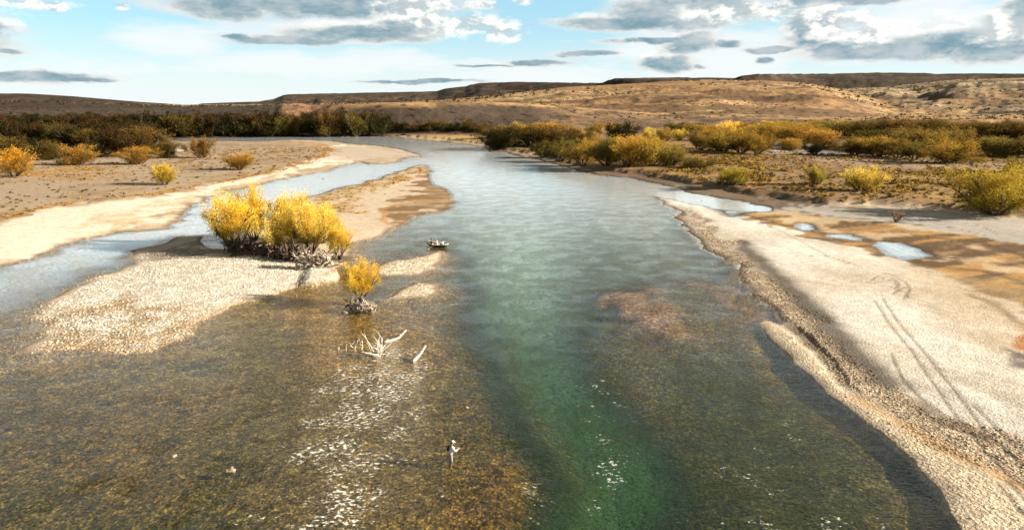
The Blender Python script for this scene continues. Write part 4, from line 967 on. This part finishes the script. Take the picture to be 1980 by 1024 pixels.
hh = rn.uniform(1.2, 3.4, len(pts)) * (1 + (np.hypot(pts[:, 0], pts[:, 1]) > 1200) * .9)
tufts('hillside_scrub', pts, hh, np.array([(0.06, 0.045, 0.025), (0.10, 0.06, 0.03), (0.045, 0.04, 0.02)])[rn.integers(0, 3, len(pts))], 'dark bushes dotted over the brown hillsides', 'scrub', 10, 5)

# loose cobbles on the near bars (stuff)
ico = []
import bmesh
bm = bmesh.new(); bmesh.ops.create_icosphere(bm, subdivisions=1, radius=1.0)
IV = np.array([v.co[:] for v in bm.verts]); IF = np.array([[v.index for v in f.verts] for f in bm.faces]); bm.free()
def cobbles(name, pts, sz, tones, label):
    n = len(pts); ang = rn.uniform(0, 6.28, n); sc = np.stack([sz * rn.uniform(.8, 1.4, n), sz * rn.uniform(.6, 1.0, n), sz * rn.uniform(.35, .6, n)], 1)
    Vv = IV[None] * (1 + rn.normal(size=(n, len(IV), 1)) * .10) * sc[:, None]
    x = Vv[..., 0] * np.cos(ang)[:, None] - Vv[..., 1] * np.sin(ang)[:, None]; y = Vv[..., 0] * np.sin(ang)[:, None] + Vv[..., 1] * np.cos(ang)[:, None]
    Vv = np.stack([x, y, Vv[..., 2]], -1) + pts[:, None, :] + np.array([0, 0, 1]) * sz[:, None, None] * .12
    Fv = (IF[None] + (np.arange(n) * len(IV))[:, None, None]).reshape(-1, 3)
    o = link(name, np_mesh(name, Vv.reshape(-1, 3), Fv, True, {'tone': np.repeat(tones, len(IV), 0)}), m_scatst)
    return tag(o, label, 'stones', None, 'stuff')
cw = np.zeros(GX.shape, np.float32); cw[near] = np.where(land > -2.5, np.clip(peb - .5, 0, 1), 0) * (1 - .8 * spit) * (rr < 150) * (land < 40)
pts = sample(cw * inview / (20 + RRc) ** .8, 24000)
base_t = np.array([(0.60, 0.50, 0.36), (0.48, 0.38, 0.26), (0.26, 0.18, 0.11), (0.64, 0.55, 0.42), (0.38, 0.28, 0.17)])
pts = pts[pts[:, 2] > -0.3]
ii = np.clip(np.searchsorted(RR, np.hypot(pts[:, 0], pts[:, 1])), 0, NR - 1); jj = np.clip(np.searchsorted(TH, np.arctan2(pts[:, 0], pts[:, 1])), 0, NC - 1)
tone_c = ALB[ii, jj] * (0.62 + rn.uniform(0, 1, (len(pts), 1)) * .66) * (1 + rn.normal(size=(len(pts), 3)) * .05)
cobbles('river_cobbles', pts, 0.025 + 0.07 * rn.uniform(0, 1, len(pts)) ** 4 * (1 + np.hypot(pts[:, 0], pts[:, 1]) / 90), np.clip(tone_c, 0, .85), 'pale and brown river cobbles strewn over the gravel bars')
# a few pale boulders breaking the surface of the shallow water
bm = bmesh.new(); bmesh.ops.create_icosphere(bm, subdivisions=3, radius=1.0)
for v in bm.verts:
    n_ = 1 + .22 * math.sin(v.co.x * 3.1 + v.co.y * 2) + .14 * math.sin(v.co.z * 5 + v.co.y * 4.4) + .08 * math.sin(v.co.x * 9)
    v.co *= n_; v.co.z *= .6
bme = bpy.data.meshes.new('boulder'); bm.to_mesh(bme); bm.free(); bme.materials.append(m_stone)
bme.polygons.foreach_set('use_smooth', [True] * len(bme.polygons))
for i, (px, py, w_, lb) in enumerate([
    (445, 908, 20, 'pale boulder with two rounded tops breaking the brown shallows at lower left'),
    (336, 881, 11, 'small pale boulder left of the two topped one in the brown shallows'),
    (903, 787, 9, 'single small pale stone in the shallows above the angler'),
    (626, 346, 6, 'small dark looking rock in the middle of the left side channel'),
    ]):
    x, y = G(px, py); s = scale_at(x, y, 0); o = link('boulder', bme, ()); o.location = (x, y, -.02)
    q = w_ / s / 2.0; o.scale = (q, q * .8, q * .8); o.rotation_euler = (0, 0, i * 1.3); tag(o, lb, 'rock', 'pale boulders in the shallows')

# ------------------------------------------------------------------ people
def skin(name, V, E, Rr, m, parent=None, sub=2, root=0):
    me = bpy.data.meshes.new(name + '_cage'); me.from_pydata([tuple(v) for v in V], E, [])
    tmp = bpy.data.objects.new(name + '_cage', me); COL.objects.link(tmp)
    sm = tmp.modifiers.new('skin', 'SKIN'); sm.use_smooth_shade = True; sm.branch_smoothing = .3
    for i, r in enumerate(Rr): tmp.data.skin_vertices[0].data[i].radius = (r, r) if not isinstance(r, tuple) else r
    tmp.data.skin_vertices[0].data[root].use_root = True
    if sub: ss_ = tmp.modifiers.new('sub', 'SUBSURF'); ss_.levels = sub; ss_.render_levels = sub
    dg = bpy.context.evaluated_depsgraph_get(); ev = tmp.evaluated_get(dg)
    out = bpy.data.meshes.new_from_object(ev); out.name = name
    COL.objects.unlink(tmp); bpy.data.objects.remove(tmp)
    out.materials.clear(); out.materials.append(m)
    out.polygons.foreach_set('use_smooth', [True] * len(out.polygons))
    return link(name, out, (), parent)
m_skin = simple('skin', (0.45, 0.26, 0.18), .6, .1, 8)
m_hair = simple('dark_hair', (0.03, 0.02, 0.015), .7, .2, 12)
m_white = simple('white_cloth', (0.70, 0.66, 0.58), .8, .15, 6)
m_cream = simple('cream_cloth', (0.62, 0.55, 0.38), .8, .15, 6)
m_brownc = simple('brown_cloth', (0.12, 0.07, 0.05), .8, .15, 6)
m_black = simple('black_cloth', (0.02, 0.02, 0.022), .7, .2, 6)
m_wader = simple('grey_wader', (0.27, 0.22, 0.21), .7, .2, 5)
m_rod = simple('rod_graphite', (0.05, 0.045, 0.04), .35, .1, 5)

def figure(J, parent, shirt, legs_m, hat_m, pack=None, hands='curl'):
    """J: dict of joints in metres, one continuous body plus fitted clothing"""
    V = []; E = []; Rr = []
    def vtx(p, r): V.append(Vector(p)); Rr.append(r); return len(V) - 1
    def chain(start, lst):
        a = start
        for p, r in lst: b = vtx(p, r); E.append((a, b)); a = b
        return a
    L = lambda a, b, f: Vector(J[a]).lerp(Vector(J[b]), f)
    pel = vtx(J['pelvis'], .125)
    ch = chain(pel, [(L('pelvis', 'neck', .3), .115), (L('pelvis', 'neck', .65), .14), (L('pelvis', 'neck', .88), .12)])
    nk = chain(ch, [(J['neck'], .055), (L('neck', 'head', .45), .052)])
    hd = Vector(J['head']); fw = Vector(J['face']).normalized(); upv = (hd - Vector(J['neck'])).normalized()
    chain(nk, [(hd + upv * -.03 + fw * .01, .078), (hd + upv * .045, .088), (hd + upv * .095, .062)])
    for s in ('l', 'r'):
        sh = chain(ch, [(J['sh_' + s], .062)])
        chain(sh, [(L('sh_' + s, 'el_' + s, .5), .050), (J['el_' + s], .040), (L('el_' + s, 'ha_' + s, .5), .037), (J['ha_' + s], .025)])
        wr = len(V) - 1
        fd = (Vector(J['ha_' + s]) - Vector(J['el_' + s])).normalized(); sd = fd.cross(Vector((0, 0, 1))).normalized()
        pm = chain(wr, [(Vector(J['ha_' + s]) + fd * .05, .030)])
        dn = Vector((0, 0, -1))
        for q, ln in enumerate((.030, .040, .044, .038)):
            o0 = Vector(V[pm]) + fd * .025 + sd * (q - 1.5) * .019
            chain(pm, [(o0, .010), (o0 + fd * ln * .8, .0088), (o0 + fd * ln + dn * ln * .7, .008), (o0 + fd * ln * .4 + dn * ln * 1.2, .007)])
        chain(pm, [(Vector(V[pm]) + sd * .033 - fd * .01, .011), (Vector(V[pm]) + sd * .045 + fd * .025 + dn * .015, .009)])
        hp = chain(pel, [(J['hip_' + s], .088)])
        chain(hp, [(L('hip_' + s, 'kn_' + s, .5), .074), (J['kn_' + s], .056), (L('kn_' + s, 'an_' + s, .35), .055), (J['an_' + s], .040), (Vector(J['an_' + s]) + fw * .14 + Vector((0, 0, -.05)), .036)])
    body = skin('body', V, E, Rr, m_skin, parent)
    # shirt
    V2, E2, R2_ = [], [], []
    def v2(p, r): V2.append(Vector(p)); R2_.append(r); return len(V2) - 1
    a = v2(L('pelvis', 'neck', .02), .170); prev = a
    for f, r in ((.3, .165), (.65, .19), (.9, .150), (.99, .075)):
        b = v2(L('pelvis', 'neck', f), r); E2.append((prev, b)); prev = b
        if f == .9: top = b
    for s in ('l', 'r'):
        prev = top
        for p, r in ((J['sh_' + s], .092), (L('sh_' + s, 'el_' + s, .5), .080), (J['el_' + s], .068), (L('el_' + s, 'ha_' + s, .75), .052)):
            b = v2(p, r); E2.append((prev, b)); prev = b
    skin('shirt', V2, E2, R2_, shirt, parent)
    V3, E3, R3 = [], [], []
    def v3(p, r): V3.append(Vector(p)); R3.append(r); return len(V3) - 1
    a = v3(L('pelvis', 'neck', .22), .145); b = v3(J['pelvis'], .148); E3.append((a, b))
    for s in ('l', 'r'):
        prev = b
        for p, r in ((J['hip_' + s], .108), (L('hip_' + s, 'kn_' + s, .5), .092), (J['kn_' + s], .075), (L('kn_' + s, 'an_' + s, .5), .070), (J['an_' + s], .055)):
            c = v3(p, r); E3.append((prev, c)); prev = c
    skin('waders' if legs_m is m_wader else 'trousers', V3, E3, R3, legs_m, parent, 2, 1)
    # face: eyes, nose, mouth, ears in one small mesh; hair and a brimmed cap
    side = fw.cross(upv).normalized()
    M = Matrix((side, fw, upv)).transposed().to_4x4(); M.translation = hd + upv * .03
    def blob(name, items, m):
        bm = bmesh.new()
        for (x, y, z, a, b_, c) in items:
            r = bmesh.ops.create_uvsphere(bm, u_segments=12, v_segments=8, radius=1)
            bmesh.ops.transform(bm, matrix=M @ Matrix.Translation((x, y, z)) @ Matrix.Diagonal((a, b_, c, 1)), verts=r['verts'])
        me = bpy.data.meshes.new(name); bm.to_mesh(me); bm.free(); me.polygons.foreach_set('use_smooth', [True] * len(me.polygons))
        return link(name, me, m, parent)
    blob('nose', [(0, .088, -.015, .012, .02, .022)], m_skin)
    blob('ear', [(.084, 0, -.01, .012, .022, .03)], m_skin); blob('ear', [(-.084, 0, -.01, .012, .022, .03)], m_skin)
    blob('eye', [(.03, .078, .012, .012, .010, .008)], m_black); blob('eye', [(-.03, .078, .012, .012, .010, .008)], m_black)
    blob('mouth', [(0, .080, -.05, .024, .008, .006)], m_brownc)
    blob('hair', [(0, -.018, .028, .094, .092, .088), (0, -.05, -.02, .082, .055, .06)], m_hair)
    blob('hat', [(0, 0, .075, .102, .108, .06), (0, .03, .05, .125, .15, .010)], hat_m)
    if pack:
        cc = L('pelvis', 'neck', .6) - fw * .19
        M2 = Matrix((side, fw, upv)).transposed().to_4x4(); M2.translation = cc
        bm = bmesh.new(); bmesh.ops.create_cube(bm, size=1); bmesh.ops.transform(bm, matrix=M2 @ Matrix.Diagonal((.26, .12, .34, 1)), verts=bm.verts)
        bmesh.ops.bevel(bm, geom=bm.edges[:], offset=.04, segments=3, affect='EDGES')
        me = bpy.data.meshes.new('vest_pack'); bm.to_mesh(me); bm.free(); link('vest_pack', me, pack, parent)
        tbx = Tubes()
        for s in (-1, 1):
            tbx.add([cc + side * s * .10 + upv * .16, cc + side * s * .10 + upv * .25 + fw * .18, cc + side * s * .11 + upv * .08 + fw * .35, cc + side * s * .13 - upv * .12 + fw * .32], [.022] * 4, 6)
        link('strap', tbx.mesh('strap'), m_black, parent)
    return body
# the angler, knee deep, working a rod towards the right
ax_, ay_ = G(871, 889); az_ = -.58
e = tag(empty('person', (ax_, ay_, az_), math.radians(-62), (1.14, 1.14, 1.12)), 'angler in white shirt, dark pack and grey waders standing knee deep in the shallows', 'person')
J = dict(pelvis=(0, 0, .98), neck=(0, .10, 1.50), head=(0, .15, 1.66), face=(.1, 1, -.25),
         sh_l=(-.19, .09, 1.43), sh_r=(.19, .09, 1.43), el_l=(-.26, .22, 1.18), el_r=(.30, .20, 1.19), ha_l=(-.10, .44, 1.22), ha_r=(.16, .47, 1.28),
         hip_l=(-.10, 0, .92), hip_r=(.10, 0, .92), kn_l=(-.15, .10, .50), kn_r=(.16, .02, .50), an_l=(-.18, .04, .09), an_r=(.20, -.10, .09))
figure(J, e, m_white, m_wader, m_white, m_black)
Rz = Matrix.Rotation(math.radians(-62), 4, 'Z'); Hh = Vector((ax_, ay_, az_)) + Rz @ Vector((.16, .54, 1.26)) * 1.08
dr = Rz @ Vector((.1, 1, .35)).normalized()
er = tag(empty('fishing_rod', Hh), 'thin dark fishing rod held by the wading angler', 'fishing rod')
tb = Tubes(); tb.add([dr * -.35, dr * 0, dr * .8, dr * 1.7 + Vector((0, 0, -.05)), dr * 2.6 + Vector((0, 0, -.2))], [.011, .010, .007, .005, .002], 6); link('blank', tb.mesh('rod_blank'), m_rod, er)
tb = Tubes(); tb.add([dr * -.33, dr * -.2, dr * .06, dr * .1], [.013, .016, .016, .012], 8); link('grip', tb.mesh('rod_grip'), m_cream, er)
tb = Tubes(); tb.add([dr * -.28 + Vector((-.03, 0, -.05)), dr * -.28 + Vector((.03, 0, -.05))], [.045, .045], 12); link('reel', tb.mesh('rod_reel'), m_black, er)

# drift boat with three people
m_hull = simple('dark_hull_paint', (0.035, 0.03, 0.02), .4, .15, 2, spec=.5)
m_boatw = simple('white_boat_paint', (0.72, 0.68, 0.58), .45, .1, 2, spec=.5)
m_boati = simple('boat_floor', (0.30, 0.24, 0.16), .7, .2, 3)
bx, by = G(845, 476.5)
boat = tag(empty('drift_boat', (bx, by, -.02), math.radians(152)), 'small drift boat with dark sides and white rim carrying people down the river', 'boat')
ST = [(-2.15, .42, .30, .62), (-1.6, .62, .08, .52), (-.8, .82, 0, .46), (0, .88, -.02, .44), (.8, .78, .02, .48), (1.5, .52, .16, .62), (1.95, .26, .36, .80), (2.2, .05, .52, .94)]
bm = bmesh.new(); rows = []
for x, hwid, zb, zt in ST:
    rows.append([bm.verts.new(v) for v in ((x, -hwid, zt), (x, -hwid * .92, (zt + zb) / 2), (x, -hwid * .72, zb), (x, 0, zb - .02), (x, hwid * .72, zb), (x, hwid * .92, (zt + zb) / 2), (x, hwid, zt))])
for a, b in zip(rows, rows[1:]):
    for k_ in range(6): bm.faces.new((a[k_], a[k_ + 1], b[k_ + 1], b[k_]))
bm.faces.new(rows[0]); bm.faces.new(rows[-1][::-1])
bmesh.ops.recalc_face_normals(bm, faces=bm.faces)
res = bmesh.ops.solidify(bm, geom=bm.faces[:], thickness=.035)
me = bpy.data.meshes.new('hull'); bm.to_mesh(me); bm.free(); link('hull', me, m_hull, boat)
tb = Tubes()
for s in (-1, 1): tb.add([(x, s * (hwid + .02), zt + .02) for x, hwid, zb, zt in ST], [.05] * len(ST), 6)
tb.add([(-2.17, -.42, .64), (-2.17, .42, .64)], [.05, .05], 6)
link('gunwale', tb.mesh('gunwale'), m_boatw, boat)
def boxm(name, c, sz, m, parent, bev=.02):
    bm = bmesh.new(); bmesh.ops.create_cube(bm, size=1); bmesh.ops.transform(bm, matrix=Matrix.Translation(c) @ Matrix.Diagonal((*sz, 1)), verts=bm.verts)
    bmesh.ops.bevel(bm, geom=bm.edges[:], offset=bev, segments=2, affect='EDGES')
    me = bpy.data.meshes.new(name); bm.to_mesh(me); bm.free(); return link(name, me, m, parent)
for x, wd in ((-1.15, 1.1), (.05, 1.5), (1.15, 1.05)): boxm('seat', (x, 0, .36), (.36, wd, .06), m_boatw, boat)
boxm('foredeck', (1.72, 0, .58), (.5, .50, .04), m_boatw, boat)
boxm('floor_board', (-.1, 0, .07), (2.6, 1.0, .03), m_boati, boat, .008)
for s in (-1, 1):
    tb = Tubes(); tb.add([(-.35, s * .35, .62), (-.1, s * .9, .55), (.1, s * 1.9, .18), (.16, s * 2.25, .06)], [.022, .024, .022, .02], 6)
    tb.add([(.14, s * 2.15, .08), (.18, s * 2.4, .02), (.22, s * 2.7, -.06)], [.03, .085, .06], 6)
    link('oar', tb.mesh('oar'), m_boati, boat)
BR = Matrix.Translation((bx, by, -.02)) @ Matrix.Rotation(math.radians(152), 4, 'Z')
def seated(xo, face, shirt, hat, label, trou):
    p = BR @ Vector((xo, 0, 0)); rz = math.radians(152) + (-math.pi / 2 if face > 0 else math.pi / 2)
    e = tag(empty('person', p, rz), label, 'person', None)
    J = dict(pelvis=(0, -.05, .50), neck=(0, .04, 1.00), head=(0, .08, 1.16), face=(0, 1, -.05),
             sh_l=(-.19, .03, .93), sh_r=(.19, .03, .93), el_l=(-.25, .13, .68), el_r=(.25, .13, .68), ha_l=(-.16, .36, .66), ha_r=(.16, .36, .66),
             hip_l=(-.10, 0, .49), hip_r=(.10, 0, .49), kn_l=(-.13, .40, .50), kn_r=(.13, .40, .50), an_l=(-.13, .44, .15), an_r=(.13, .44, .15))
    figure(J, e, shirt, trou, hat)
seated(1.05, 1, m_brownc, m_brownc, 'person in dark brown clothes sitting nearest the raised pale bow of the boat', m_brownc)
seated(.0, 1, m_cream, m_cream, 'person in a cream shirt and hat rowing from the middle seat of the boat', m_cream)
seated(-1.2, 1, m_white, m_black, 'person in white with a dark hat sitting at the right end of the boat', m_black)
